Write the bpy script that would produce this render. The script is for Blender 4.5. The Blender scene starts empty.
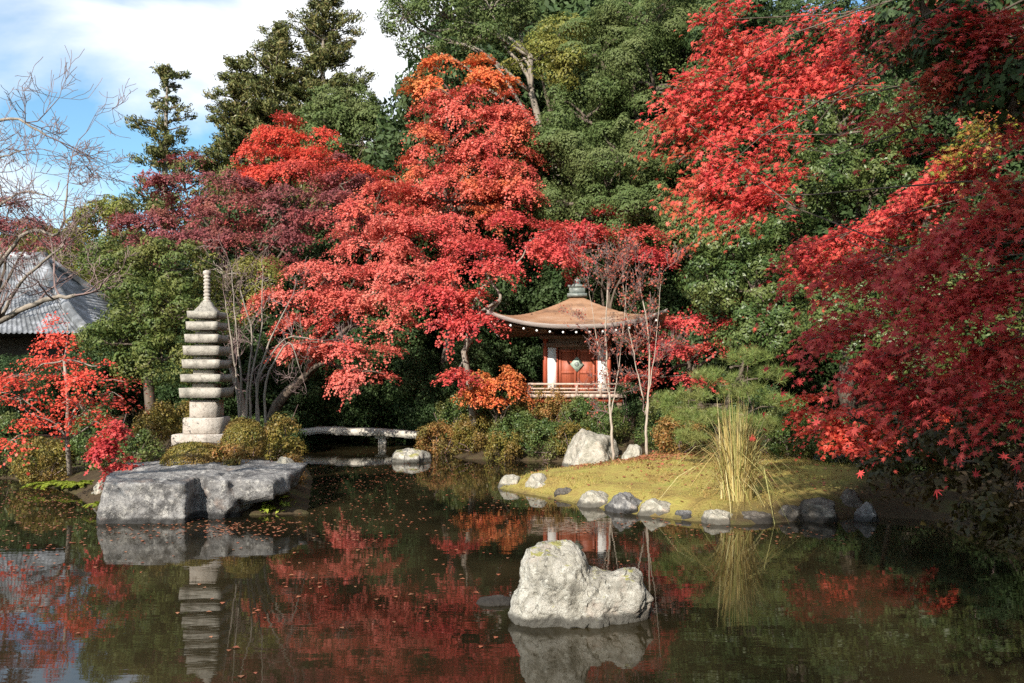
import bpy, math, numpy as np
from mathutils import Vector
RAD = math.radians
rng = np.random.default_rng(7)
SC = bpy.context.scene
COL = SC.collection

# ------------------------------------------------------------------ camera
CH, F, YH = 2.5, 853.0, 375.0            # eye height, focal in px of a 1024 picture, horizon row
cd = bpy.data.cameras.new('camera'); cam = bpy.data.objects.new('camera', cd); COL.objects.link(cam)
cam.location = (0, 0, CH); cam.rotation_euler = (RAD(90), 0, 0)
cd.sensor_width = 36; cd.lens = 36*F/1024; cd.shift_y = (YH-341.5)/1024
cd.clip_start = 0.05; cd.clip_end = 3000
SC.camera = cam
# ------------------------------------------------------------------ light
SUN_EL, SUN_AZ = 29.0, 24.0              # the sun stands behind the camera, to its left
W = bpy.data.worlds.new('World'); SC.world = W; W.use_nodes = True
sunl = bpy.data.lights.new('sun', 'SUN'); sunl.energy = 5.0; sunl.angle = RAD(0.5); sunl.color = (1, .93, .82)
sun = bpy.data.objects.new('sun', sunl); COL.objects.link(sun)
S = Vector((-math.sin(RAD(SUN_AZ))*math.cos(RAD(SUN_EL)), -math.cos(RAD(SUN_AZ))*math.cos(RAD(SUN_EL)), math.sin(RAD(SUN_EL))))
sun.rotation_euler = S.to_track_quat('Z', 'Y').to_euler(); sun.location = (-20, -40, 40)
def world():
    nt = W.node_tree; nt.nodes.clear(); N = nt.nodes.new; L = nt.links.new
    out = N('ShaderNodeOutputWorld'); bg = N('ShaderNodeBackground'); bg.inputs['Strength'].default_value = .08
    sky = N('ShaderNodeTexSky'); sky.sky_type = 'NISHITA'; sky.sun_disc = False
    sky.sun_elevation = RAD(SUN_EL); sky.sun_rotation = math.atan2(S.x, S.y)
    sky.dust_density = .6; sky.ozone_density = 2.2; sky.air_density = 1.1
    tc = N('ShaderNodeTexCoord'); mp = N('ShaderNodeMapping'); mp.inputs['Scale'].default_value = (1, 1, 2.1)
    mp.inputs['Location'].default_value = (.9, .4, .15)
    n1 = N('ShaderNodeTexNoise'); n1.inputs['Scale'].default_value = 3.6; n1.inputs['Detail'].default_value = 7; n1.inputs['Roughness'].default_value = .5; n1.inputs['Distortion'].default_value = .3
    r = N('ShaderNodeValToRGB'); r.color_ramp.elements[0].position = .385; r.color_ramp.elements[1].position = .60
    L(tc.outputs['Generated'], mp.inputs['Vector']); L(mp.outputs['Vector'], n1.inputs['Vector'])
    # one big bank of cloud to the upper right of the open sky
    dv = N('ShaderNodeVectorMath'); dv.operation = 'DISTANCE'; dv.inputs[1].default_value = Vector((-.17, .88, .43)).normalized()
    L(tc.outputs['Generated'], dv.inputs[0])
    mr = N('ShaderNodeMapRange'); mr.inputs['From Min'].default_value = .04; mr.inputs['From Max'].default_value = .30; mr.inputs['To Min'].default_value = .3; mr.inputs['To Max'].default_value = -.02
    L(dv.outputs['Value'], mr.inputs['Value'])
    ad = N('ShaderNodeMath'); ad.operation = 'ADD'; L(n1.outputs['Fac'], ad.inputs[0]); L(mr.outputs['Result'], ad.inputs[1])
    dh = N('ShaderNodeVectorMath'); dh.operation = 'DISTANCE'; dh.inputs[1].default_value = Vector((-.44, .86, .27)).normalized(); L(tc.outputs['Generated'], dh.inputs[0])
    mh = N('ShaderNodeMapRange'); mh.inputs['From Min'].default_value = .03; mh.inputs['From Max'].default_value = .30; mh.inputs['To Min'].default_value = -.17; mh.inputs['To Max'].default_value = 0
    L(dh.outputs['Value'], mh.inputs['Value']); a3 = N('ShaderNodeMath'); a3.operation = 'ADD'; L(ad.outputs[0], a3.inputs[0]); L(mh.outputs['Result'], a3.inputs[1])
    L(a3.outputs[0], r.inputs['Fac'])
    mx = N('ShaderNodeMix'); mx.data_type = 'RGBA'; mx.inputs['B'].default_value = (9.4, 9.6, 9.9, 1)
    L(r.outputs['Color'], mx.inputs['Factor'])
    boost = N('ShaderNodeMix'); boost.data_type = 'RGBA'; boost.blend_type = 'MULTIPLY'; boost.inputs['Factor'].default_value = 1; boost.inputs['B'].default_value = (1.15, 1.5, 1.55, 1)
    L(sky.outputs[0], boost.inputs['A']); L(boost.outputs['Result'], mx.inputs['A'])
    L(mx.outputs['Result'], bg.inputs['Color']); L(bg.outputs[0], out.inputs[0])
world()
SC.view_settings.view_transform = 'Standard'; SC.view_settings.look = 'None'
SC.view_settings.exposure = 0.74; SC.view_settings.gamma = 1
cy = SC.cycles
cy.max_bounces = 6; cy.diffuse_bounces = 3; cy.glossy_bounces = 3; cy.transmission_bounces = 4; cy.transparent_max_bounces = 4
cy.caustics_reflective = False; cy.caustics_refractive = False
cy.use_adaptive_sampling = True; cy.adaptive_threshold = .01
cy.use_denoising = False; cy.denoiser = 'OPENIMAGEDENOISE'; cy.denoising_input_passes = 'RGB_ALBEDO_NORMAL'

# ------------------------------------------------------------------ helpers
def P(px, py, d): return np.array(((px-512)/F*d, d, CH-(py-YH)/F*d))
def G(px, py, z=0.):                      # the point at height z that pixel row sees
    d = (CH-z)*F/(py-YH); return np.array(((px-512)/F*d, d, z))
def nrm(v): return v/np.maximum(np.linalg.norm(v, axis=-1, keepdims=True), 1e-9)
def _h(i, j, k):
    n = (i*374761393 + j*668265263 + k*2147483647 + 12345) & 0xffffffff
    n = ((n ^ (n >> 13))*1274126177) & 0xffffffff
    return ((n ^ (n >> 16)) & 0xffff)/65535.
def vnoise(p):
    p = np.asarray(p, float); i = np.floor(p).astype(np.int64); f = p-i; f = f*f*(3-2*f); r = 0
    for a in (0, 1):
        for b in (0, 1):
            for c in (0, 1):
                w = (f[..., 0] if a else 1-f[..., 0])*(f[..., 1] if b else 1-f[..., 1])*(f[..., 2] if c else 1-f[..., 2])
                r = r+w*_h(i[..., 0]+a, i[..., 1]+b, i[..., 2]+c)
    return r*2-1
def fbm(p, o=4, g=.5):
    r, a = 0, 1.
    for q in range(o): r = r+a*vnoise(np.asarray(p)*2**q+17.3*q); a *= g
    return r
def sstep(a, b, x): t = np.clip((x-a)/(b-a), 0, 1); return t*t*(3-2*t)

class MB:
    """collects verts and faces for one mesh"""
    def __init__(s): s.v = []; s.f = []; s.n = 0
    def add(s, v, f):
        v = np.asarray(v, np.float32).reshape(-1, 3); f = np.asarray(f, np.int64)
        s.v.append(v); s.f.append(f+s.n); s.n += len(v); return s
    def box(s, c, sz, rz=0, taper=1.):
        c = np.asarray(c, float); x, y, z = np.asarray(sz)/2.
        v = np.array([(-x, -y, -z), (x, -y, -z), (x, y, -z), (-x, y, -z), (-x*taper, -y*taper, z), (x*taper, -y*taper, z), (x*taper, y*taper, z), (-x*taper, y*taper, z)])
        if rz: a = np.array(((math.cos(rz), -math.sin(rz), 0), (math.sin(rz), math.cos(rz), 0), (0, 0, 1))); v = v@a.T
        return s.add(v+c, [(0, 3, 2, 1), (4, 5, 6, 7), (0, 1, 5, 4), (1, 2, 6, 5), (2, 3, 7, 6), (3, 0, 4, 7)])
    def tube(s, pts, rad, n=6):
        pts = np.asarray(pts, float); m = len(pts); rad = np.broadcast_to(np.asarray(rad, float), (m,))
        t = nrm(np.gradient(pts, axis=0)); ref = np.array((.13, .21, .97)) if abs(t[0, 2]) < .8 else np.array((.98, .1, .15))
        u = nrm(np.cross(t, ref)); w = np.cross(t, u); a = np.arange(n)*2*math.pi/n
        v = pts[:, None]+rad[:, None, None]*(u[:, None]*np.cos(a)[None, :, None]+w[:, None]*np.sin(a)[None, :, None])
        i, j = np.meshgrid(np.arange(m-1), np.arange(n), indexing='ij'); k = (j+1) % n
        f = np.stack((i*n+j, i*n+k, (i+1)*n+k, (i+1)*n+j), -1).reshape(-1, 4)
        s.add(v.reshape(-1, 3), f)
        if n > 4: s.f.append(np.array([[s.n-n+q for q in range(n)]])); s.f.append(np.array([[s.n-n*m+q for q in range(n)][::-1]]))
        return s
    def lathe(s, c, prof, n=16):
        c = np.asarray(c, float); a = np.arange(n)*2*math.pi/n; prof = np.asarray(prof, float); m = len(prof)
        v = np.stack((prof[:, 0, None]*np.cos(a), prof[:, 0, None]*np.sin(a), np.repeat(prof[:, 1, None], n, 1)), -1)+c
        i, j = np.meshgrid(np.arange(m-1), np.arange(n), indexing='ij'); k = (j+1) % n
        return s.add(v.reshape(-1, 3), np.stack((i*n+j, i*n+k, (i+1)*n+k, (i+1)*n+j), -1).reshape(-1, 4))
    def grid(s, v, nu, nv):
        i, j = np.meshgrid(np.arange(nu-1), np.arange(nv-1), indexing='ij')
        return s.add(v, np.stack((i*nv+j, (i+1)*nv+j, (i+1)*nv+j+1, i*nv+j+1), -1).reshape(-1, 4))
    def build(s, name, mat, parent=None, smooth=False, loc=None):
        me = bpy.data.meshes.new(name)
        if s.v:
            v = np.concatenate(s.v).astype(np.float32)
            if loc is not None: v = v-np.asarray(loc, np.float32)
            me.vertices.add(len(v)); me.vertices.foreach_set('co', v.ravel())
            li = np.concatenate([f.ravel() for f in s.f]).astype(np.int32)
            cnt = np.concatenate([np.full(len(f), f.shape[1]) for f in s.f]).astype(np.int32)
            st = np.concatenate(([0], np.cumsum(cnt)[:-1])).astype(np.int32)
            me.loops.add(len(li)); me.loops.foreach_set('vertex_index', li)
            me.polygons.add(len(cnt)); me.polygons.foreach_set('loop_start', st); me.polygons.foreach_set('loop_total', cnt)
            if smooth: me.polygons.foreach_set('use_smooth', np.ones(len(cnt), bool))
            me.update(calc_edges=True); me.validate()
        if mat: me.materials.append(mat)
        o = bpy.data.objects.new(name, me); COL.objects.link(o)
        if parent is not None: o.parent = parent
        elif loc is not None: o.location = loc
        return o
def tag(o, label=None, cat=None, group=None, kind=None):
    for k, v in (('label', label), ('category', cat), ('group', group), ('kind', kind)):
        if v: o[k] = v
    return o
def thing(name, loc, label, cat, group=None):
    o = bpy.data.objects.new(name, None); o.empty_display_size = .2; COL.objects.link(o); o.location = tuple(loc)
    return tag(o, label, cat, group)
class T:
    """a thing whose parts are written in world coordinates"""
    def __init__(s, name, loc, label, cat, group=None): s.loc = np.asarray(loc, float); s.o = thing(name, loc, label, cat, group)
    def part(s, name, mb, mat, smooth=False, parent=None):
        return mb.build(name, mat, parent or s.o, smooth, s.loc)

# ------------------------------------------------------------------ materials
def mat(name):
    m = bpy.data.materials.new(name); m.use_nodes = True; nt = m.node_tree; nt.nodes.clear()
    return m, nt, nt.nodes.new, nt.links.new
def ramp(N, stops):
    r = N('ShaderNodeValToRGB'); e = r.color_ramp.elements
    while len(e) < len(stops): e.new(.5)
    for q, (p, c) in zip(e, stops): q.position = p; q.color = (*c, 1)
    return r
def leaf_mat(name, cols, patch=None, scale=.8, pamt=.5, trans=.3, gloss=.25, rough=.45, thr=.5, patch2=None):
    """one colour per leaf (random island), with patches of leaves turned another colour"""
    m, nt, N, L = mat(name)
    g = N('ShaderNodeNewGeometry'); k = len(cols)
    r = ramp(N, [(i/max(k-1, 1), c) for i, c in enumerate(cols)]); L(g.outputs['Random Per Island'], r.inputs['Fac']); col = r.outputs['Color']
    if patch:
        tc = N('ShaderNodeTexCoord'); nz = N('ShaderNodeTexNoise'); nz.inputs['Scale'].default_value = scale; nz.inputs['Detail'].default_value = 3
        L(tc.outputs['Object'], nz.inputs['Vector'])
        rr = ramp(N, [(thr-.06, (0, 0, 0)), (thr+.14, (pamt,)*3)]); L(nz.outputs['Fac'], rr.inputs['Fac'])
        mx = N('ShaderNodeMix'); mx.data_type = 'RGBA'; mx.inputs['B'].default_value = (*patch, 1)
        L(rr.outputs['Color'], mx.inputs['Factor']); L(col, mx.inputs['A']); col = mx.outputs['Result']
        if patch2:
            n2 = N('ShaderNodeTexNoise'); n2.inputs['Scale'].default_value = scale*2.1; n2.inputs['Detail'].default_value = 4; m2 = N('ShaderNodeMapping'); m2.inputs['Location'].default_value = (31, 7, 3); L(tc.outputs['Object'], m2.inputs['Vector']); L(m2.outputs[0], n2.inputs['Vector'])
            r2 = ramp(N, [(.50, (0, 0, 0)), (.66, (.8,)*3)]); L(n2.outputs['Fac'], r2.inputs['Fac']); y = N('ShaderNodeMix'); y.data_type = 'RGBA'; y.inputs['B'].default_value = (*patch2, 1)
            L(r2.outputs['Color'], y.inputs['Factor']); L(col, y.inputs['A']); col = y.outputs['Result']
    b = N('ShaderNodeBsdfPrincipled'); b.inputs['Roughness'].default_value = rough; b.inputs['Specular IOR Level'].default_value = gloss
    t = N('ShaderNodeBsdfTranslucent'); ms = N('ShaderNodeMixShader'); ms.inputs[0].default_value = trans; o = N('ShaderNodeOutputMaterial')
    L(col, b.inputs['Base Color']); L(col, t.inputs['Color']); L(b.outputs[0], ms.inputs[1]); L(t.outputs[0], ms.inputs[2]); L(ms.outputs[0], o.inputs[0])
    return m
def solid(name, stops, scale=4., rough=.7, bump=.0, bscale=20., detail=6, spec=.4, metal=0., stretch=None, bdist=.02):
    m, nt, N, L = mat(name)
    tc = N('ShaderNodeTexCoord'); mp = N('ShaderNodeMapping'); L(tc.outputs['Object'], mp.inputs['Vector'])
    if stretch: mp.inputs['Scale'].default_value = stretch
    nz = N('ShaderNodeTexNoise'); nz.inputs['Scale'].default_value = scale; nz.inputs['Detail'].default_value = detail; nz.inputs['Roughness'].default_value = .62
    L(mp.outputs[0], nz.inputs['Vector']); r = ramp(N, stops); L(nz.outputs['Fac'], r.inputs['Fac'])
    b = N('ShaderNodeBsdfPrincipled'); b.inputs['Roughness'].default_value = rough; b.inputs['Specular IOR Level'].default_value = spec; b.inputs['Metallic'].default_value = metal
    L(r.outputs['Color'], b.inputs['Base Color']); o = N('ShaderNodeOutputMaterial'); L(b.outputs[0], o.inputs[0])
    if bump:
        n2 = N('ShaderNodeTexNoise'); n2.inputs['Scale'].default_value = bscale; n2.inputs['Detail'].default_value = 8; n2.inputs['Roughness'].default_value = .65
        L(mp.outputs[0], n2.inputs['Vector']); bp = N('ShaderNodeBump'); bp.inputs['Strength'].default_value = bump; bp.inputs['Distance'].default_value = bdist
        L(n2.outputs['Fac'], bp.inputs['Height']); L(bp.outputs[0], b.inputs['Normal'])
    return m
def rock_mat(name, base, light, dark, lichen=(.5, .5, .42), lthr=.6, moss=None, bump=.9, stain=None):
    m, nt, N, L = mat(name)
    tc = N('ShaderNodeTexCoord'); b = N('ShaderNodeBsdfPrincipled'); b.inputs['Roughness'].default_value = .85; b.inputs['Specular IOR Level'].default_value = .25
    def noise(sc, det=8, ro=.65, dist=0.):
        n = N('ShaderNodeTexNoise'); n.inputs['Scale'].default_value = sc; n.inputs['Detail'].default_value = det; n.inputs['Roughness'].default_value = ro; n.inputs['Distortion'].default_value = dist
        L(tc.outputs['Object'], n.inputs['Vector']); return n.outputs['Fac']
    r = ramp(N, [(.32, dark), (.48, base), (.66, light)]); L(noise(3.2, 10, .7, .4), r.inputs['Fac']); col = r.outputs['Color']
    def over(col, fac, c):
        mx = N('ShaderNodeMix'); mx.data_type = 'RGBA'; mx.inputs['B'].default_value = (*c, 1); L(fac, mx.inputs['Factor']); L(col, mx.inputs['A']); return mx.outputs['Result']
    r2 = ramp(N, [(lthr-.03, (0, 0, 0)), (lthr+.05, (.8,)*3)]); L(noise(7.5, 9, .72), r2.inputs['Fac']); col = over(col, r2.outputs['Color'], lichen)
    r4 = ramp(N, [(.33, (.8,)*3), (.42, (0, 0, 0))]); L(noise(21, 6, .7), r4.inputs['Fac']); col = over(col, r4.outputs['Color'], tuple(x*.35 for x in base))
    if stain:
        r5 = ramp(N, [(.58, (0, 0, 0)), (.68, (.7,)*3)]); L(noise(2.1, 6, .6), r5.inputs['Fac']); col = over(col, r5.outputs['Color'], stain)
    # the damp, algae-dark band that a pond leaves round a stone
    ps = N('ShaderNodeNewGeometry'); sp = N('ShaderNodeSeparateXYZ'); L(ps.outputs['Position'], sp.inputs[0])
    ad = N('ShaderNodeMath'); ad.operation = 'MULTIPLY_ADD'; L(noise(5, 5), ad.inputs[0]); ad.inputs[1].default_value = -.13; L(sp.outputs['Z'], ad.inputs[2])
    rw = ramp(N, [(.0, (.92,)*3), (.015, (.8,)*3), (.05, (0, 0, 0))]); L(ad.outputs[0], rw.inputs['Fac']); col = over(col, rw.outputs['Color'], tuple(x*.22 for x in base))
    vc = N('ShaderNodeTexVoronoi'); vc.inputs['Scale'].default_value = 2.6; vc.feature = 'DISTANCE_TO_EDGE'; wv = N('ShaderNodeVectorMath'); wv.operation = 'ADD'; nv = N('ShaderNodeTexNoise'); nv.inputs['Scale'].default_value = 3; nv.inputs['Detail'].default_value = 6
    L(tc.outputs['Object'], nv.inputs['Vector']); L(tc.outputs['Object'], wv.inputs[0]); L(nv.outputs['Color'], wv.inputs[1]); L(wv.outputs[0], vc.inputs['Vector'])
    rc = ramp(N, [(.0, (.85,)*3), (.022, (0, 0, 0))]); L(vc.outputs[0], rc.inputs['Fac']); col = over(col, rc.outputs['Color'], tuple(x*.25 for x in base))
    if moss:
        sn = N('ShaderNodeSeparateXYZ'); L(ps.outputs['Normal'], sn.inputs[0])
        mm = N('ShaderNodeMath'); mm.operation = 'MULTIPLY'; L(sn.outputs['Z'], mm.inputs[0]); L(noise(3.7), mm.inputs[1])
        rm = ramp(N, [(.44, (0, 0, 0)), (.54, (.85,)*3)]); L(mm.outputs[0], rm.inputs['Fac']); col = over(col, rm.outputs['Color'], moss)
    L(col, b.inputs['Base Color'])
    vo = N('ShaderNodeTexVoronoi'); vo.inputs['Scale'].default_value = 9; vo.feature = 'DISTANCE_TO_EDGE'; L(tc.outputs['Object'], vo.inputs['Vector'])
    a2 = N('ShaderNodeMath'); a2.operation = 'MULTIPLY_ADD'; L(vo.outputs[0], a2.inputs[0]); a2.inputs[1].default_value = .25; L(noise(14, 12, .75), a2.inputs[2])
    bp = N('ShaderNodeBump'); bp.inputs['Strength'].default_value = bump; bp.inputs['Distance'].default_value = .05; L(a2.outputs[0], bp.inputs['Height']); L(bp.outputs[0], b.inputs['Normal'])
    o = N('ShaderNodeOutputMaterial'); L(b.outputs[0], o.inputs[0]); return m

M = {}
M['bark'] = solid('bark', [(.3, (.06, .045, .032)), (.7, (.17, .13, .10))], 9, .9, .8, 30, stretch=(1, 1, .25))
M['pale_bark'] = solid('pale_bark', [(.3, (.24, .19, .15)), (.7, (.46, .39, .32))], 9, .85, .6, 30, stretch=(1, 1, .3))
M['grey_bark'] = solid('grey_bark', [(.3, (.13, .11, .09)), (.7, (.32, .27, .22))], 9, .85, .6, 30, stretch=(1, 1, .3))
M['twig'] = solid('twig', [(.3, (.15, .095, .09)), (.7, (.27, .19, .175))], 6, .8)
M['red'] = leaf_mat('red_leaves', [(.48, .065, .05), (.66, .13, .09), (.72, .19, .13), (.58, .085, .07)], (.66, .22, .06), .6, .7, .3, .25, thr=.56, patch2=(.40, .045, .045))
M['coral'] = leaf_mat('coral_leaves', [(.54, .10, .08), (.70, .18, .14), (.74, .24, .18), (.62, .13, .10)], (.55, .055, .05), .5, .7, .3, .25, patch2=(.70, .20, .14))
M['crimson'] = leaf_mat('crimson_leaves', [(.46, .045, .05), (.64, .08, .075), (.72, .13, .11)], (.62, .15, .09), .7, .6, .35, .25, patch2=(.36, .035, .045))
M['maroon'] = leaf_mat('maroon_leaves', [(.15, .045, .05), (.25, .075, .08), (.33, .10, .10), (.20, .06, .07)], (.42, .07, .055), .5, .8, .3, .2, thr=.54, patch2=(.26, .10, .07))
M['scarlet'] = leaf_mat('scarlet_leaves', [(.55, .055, .04), (.72, .09, .055), (.66, .13, .07)], (.20, .035, .04), .45, .7, .35, .25, thr=.55)
M['orange'] = leaf_mat('orange_leaves', [(.62, .14, .05), (.74, .24, .08), (.68, .11, .06)], (.58, .32, .10), .9, .6, .35, .25)
M['near_red'] = leaf_mat('near_maple_leaves', [(.42, .03, .035), (.62, .07, .065), (.72, .12, .095), (.55, .08, .05)], (.30, .17, .03), .55, .6, .35, .3, thr=.66)
M['near_green'] = leaf_mat('turning_maple_leaves', [(.16, .20, .03), (.26, .28, .04), (.36, .20, .04), (.40, .12, .05)], None, trans=.35)
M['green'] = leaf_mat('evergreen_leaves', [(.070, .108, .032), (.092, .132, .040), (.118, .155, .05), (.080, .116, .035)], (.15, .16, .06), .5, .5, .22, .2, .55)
M['dark_green'] = leaf_mat('dark_evergreen_leaves', [(.022, .045, .016), (.045, .080, .026), (.065, .105, .038)], (.085, .11, .04), .5, .5, .18, .2, .55)  # dark tone also serves as painted shade on the upper right evergreen
M['camellia'] = leaf_mat('glossy_leaves', [(.035, .065, .02), (.065, .11, .03), (.11, .16, .045)], (.18, .19, .055), .9, .5, .22, .35, .42)
M['yellow_green'] = leaf_mat('yellow_green_leaves', [(.10, .13, .025), (.19, .21, .045), (.27, .26, .06)], (.24, .19, .05), .6, .6, .3, .25)
M['far_green'] = leaf_mat('far_leaves', [(.09, .12, .03), (.16, .18, .045), (.21, .20, .05)], (.22, .11, .05), .15, .8, .3, .2)
M['olive'] = leaf_mat('conifer_leaves', [(.07, .09, .028), (.13, .14, .045), (.19, .18, .06), (.20, .15, .06)], (.075, .10, .032), .5, .6, .15, .3)
M['azalea'] = leaf_mat('azalea_leaves', [(.10, .09, .02), (.19, .16, .035), (.26, .19, .045), (.13, .14, .03)], (.22, .11, .04), 2.2, .6, .22, .25)
M['russet'] = leaf_mat('russet_leaves', [(.25, .12, .04), (.36, .19, .06), (.20, .16, .05), (.42, .16, .06)], (.12, .14, .04), 1.6, .7, .25, .2)
M['shrub'] = leaf_mat('shrub_leaves', [(.04, .075, .02), (.085, .13, .035), (.13, .18, .05)], (.22, .17, .05), 1.5, .5, .22, .35)
M['pine'] = leaf_mat('pine_needles', [(.09, .14, .035), (.17, .23, .06), (.26, .31, .09)], (.25, .22, .08), 2, .5, .2, .3)
M['straw'] = leaf_mat('straw_blades', [(.24, .16, .06), (.50, .38, .15), (.60, .46, .18), (.34, .34, .10), (.68, .58, .30)], None, trans=.3, gloss=.3)
M['turf'] = leaf_mat('turf_blades', [(.38, .28, .09), (.46, .355, .12), (.32, .28, .075), (.54, .42, .18)], (.33, .19, .075), 1.3, .85, .25, .1, thr=.46, patch2=(.22, .25, .05))
M['fern'] = leaf_mat('fern_leaves', [(.18, .26, .03), (.32, .38, .05), (.40, .42, .07)], None, trans=.35)
M['mid_green'] = leaf_mat('mid_green_leaves', [(.05, .085, .02), (.09, .13, .03), (.14, .17, .045), (.07, .11, .03)], (.20, .18, .05), .9, .6, .25, .25, .5)
M['dark_shrub'] = leaf_mat('dark_shrub_leaves', [(.035, .035, .012), (.06, .055, .016), (.09, .075, .022)], (.12, .04, .02), 1., .5, .25, .3)
M['litter'] = leaf_mat('fallen_leaves', [(.25, .08, .045), (.36, .12, .06), (.22, .11, .06), (.42, .18, .09)], None, trans=.1, gloss=.2)
M['sparse_red'] = leaf_mat('sparse_red_leaves', [(.30, .07, .05), (.48, .12, .08), (.40, .16, .10)], None, trans=.3)

# ------------------------------------------------------------------ terrain and pond
def gp(*pts): return [tuple(G(x, y)[:2]) for x, y in pts]
POND = [(-34, 2.6), (-34, 22), *gp((-60, 474), (30, 480), (75, 494), (100, 512)), (-6.6, 14.9), (-3.7, 15.4), *gp((312, 478), (300, 458)), (-8.2, 29), (-8.6, 33.5), (-2.7, 33.5),
        *gp((415, 451), (470, 459), (565, 462), (578, 469), (545, 474), (505, 482), (497, 488), (520, 493), (555, 499), (595, 507), (640, 515), (690, 521), (740, 525), (800, 521), (860, 516), (930, 520)), (7.0, 11.5), (9.5, 8), (11, 2.6)]
PA = np.array(POND)
def pond_sd(x, y):
    """signed distance to the shore, negative in the water"""
    p = np.stack((x, y), -1); d = np.full(x.shape, 1e9); ins = np.zeros(x.shape, bool); n = len(PA)
    for i in range(n):
        a, b = PA[i], PA[(i+1) % n]; e = b-a; w = p-a; t = np.clip((w@e)/(e@e), 0, 1); q = w-t[..., None]*e
        d = np.minimum(d, (q**2).sum(-1)); c = (a[1] <= y) != (b[1] <= y)
        if abs(e[1]) > 1e-9: ins ^= c & (x < a[0]+(y-a[1])*e[0]/e[1])
    return np.where(ins, -1, 1)*np.sqrt(d)
ISC = P(665, 485, 18.5)[:2]
def islet_mask(x, y):
    return sstep(1.25, .8, np.sqrt(((x-ISC[0]-.35*(y-ISC[1]))/4.0)**2+((y-ISC[1])/3.9)**2))
def height(x, y):
    x = np.asarray(x, float); y = np.asarray(y, float); s = pond_sd(x, y)
    w = np.where(s < 0, np.maximum(s*.8, -.9), .05+.22*sstep(0, .9, s)+.28*sstep(.8, 3.5, s))
    out = np.clip(s/1.5, 0, 1)
    w = w+out*.62*np.exp(-((x+6.3)**2+(y-18.6)**2)/5.)
    w = w+out*.75*sstep(4.2, 1.6, np.sqrt((x-2.1)**2+(y-27.6)**2))*(s > 0)
    hill = np.minimum(np.maximum(y-30, 0)*.42, 16)*sstep(-19, -8, x)
    hr = np.maximum(x-8.5, 0)*.4*sstep(3, 10, y)
    w = w+out*(np.maximum(hill, np.minimum(hr, 10))+.25*hill*hr*.05)
    w = w+out*(fbm(np.stack((x*.5, y*.5, 0*x), -1), 3)*.10)
    w = w+out*23*np.exp(-((x+95)/75)**2-((y-170)/60)**2)
    return w
def axis(lo, hi, a, b, st, g):
    r = list(np.arange(a, b, st)); s_, q = st, a
    L_ = []
    while q > lo: s_ *= g; q -= s_; L_.append(q)
    s_, q = st, r[-1]
    while q < hi: s_ *= g; q += s_; r.append(q)
    return np.array(L_[::-1]+r)
gx = axis(-420, 420, -17, 14, .16, 1.14); gy = axis(-200, 700, 1.5, 36, .16, 1.14)
X, Y = np.meshgrid(gx, gy, indexing='ij'); Z = height(X, Y)
b = MB(); b.grid(np.stack((X, Y, Z), -1).reshape(-1, 3), len(gx), len(gy))
def ground_mat():
    m, nt, N, L = mat('soil_and_moss'); tc = N('ShaderNodeTexCoord')
    def noise(sc, det=8):
        n = N('ShaderNodeTexNoise'); n.inputs['Scale'].default_value = sc; n.inputs['Detail'].default_value = det; n.inputs['Roughness'].default_value = .65; L(tc.outputs['Object'], n.inputs['Vector']); return n.outputs['Fac']
    soil = ramp(N, [(.3, (.035, .026, .016)), (.5, (.07, .05, .03)), (.7, (.075, .08, .025))]); L(noise(1.3), soil.inputs['Fac'])
    turf = ramp(N, [(.25, (.13, .09, .035)), (.42, (.30, .22, .07)), (.58, (.34, .29, .08)), (.75, (.18, .20, .045))]); L(noise(1.7), turf.inputs['Fac'])
    at = N('ShaderNodeAttribute'); at.attribute_name = 'turf'
    mx = N('ShaderNodeMix'); mx.data_type = 'RGBA'; L(at.outputs['Fac'], mx.inputs['Factor']); L(soil.outputs[0], mx.inputs['A']); L(turf.outputs[0], mx.inputs['B'])
    b = N('ShaderNodeBsdfPrincipled'); b.inputs['Roughness'].default_value = .95; b.inputs['Specular IOR Level'].default_value = .1; L(mx.outputs['Result'], b.inputs['Base Color'])
    bp = N('ShaderNodeBump'); bp.inputs['Strength'].default_value = .8; bp.inputs['Distance'].default_value = .06; L(noise(16, 10), bp.inputs['Height']); L(bp.outputs[0], b.inputs['Normal'])
    o = N('ShaderNodeOutputMaterial'); L(b.outputs[0], o.inputs[0]); return m
ground = tag(b.build('ground', ground_mat(), smooth=True), kind='structure')
at = ground.data.attributes.new('turf', 'FLOAT', 'POINT'); at.data.foreach_set('value', (islet_mask(X, Y)*sstep(-.1, .15, pond_sd(X, Y))).ravel().astype(np.float32))
def gz(x, y): return float(height(np.array([x]), np.array([y]))[0])
def base_at(px, d): x = (px-512)/F*d; return np.array((x, d, gz(x, d)))
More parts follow.
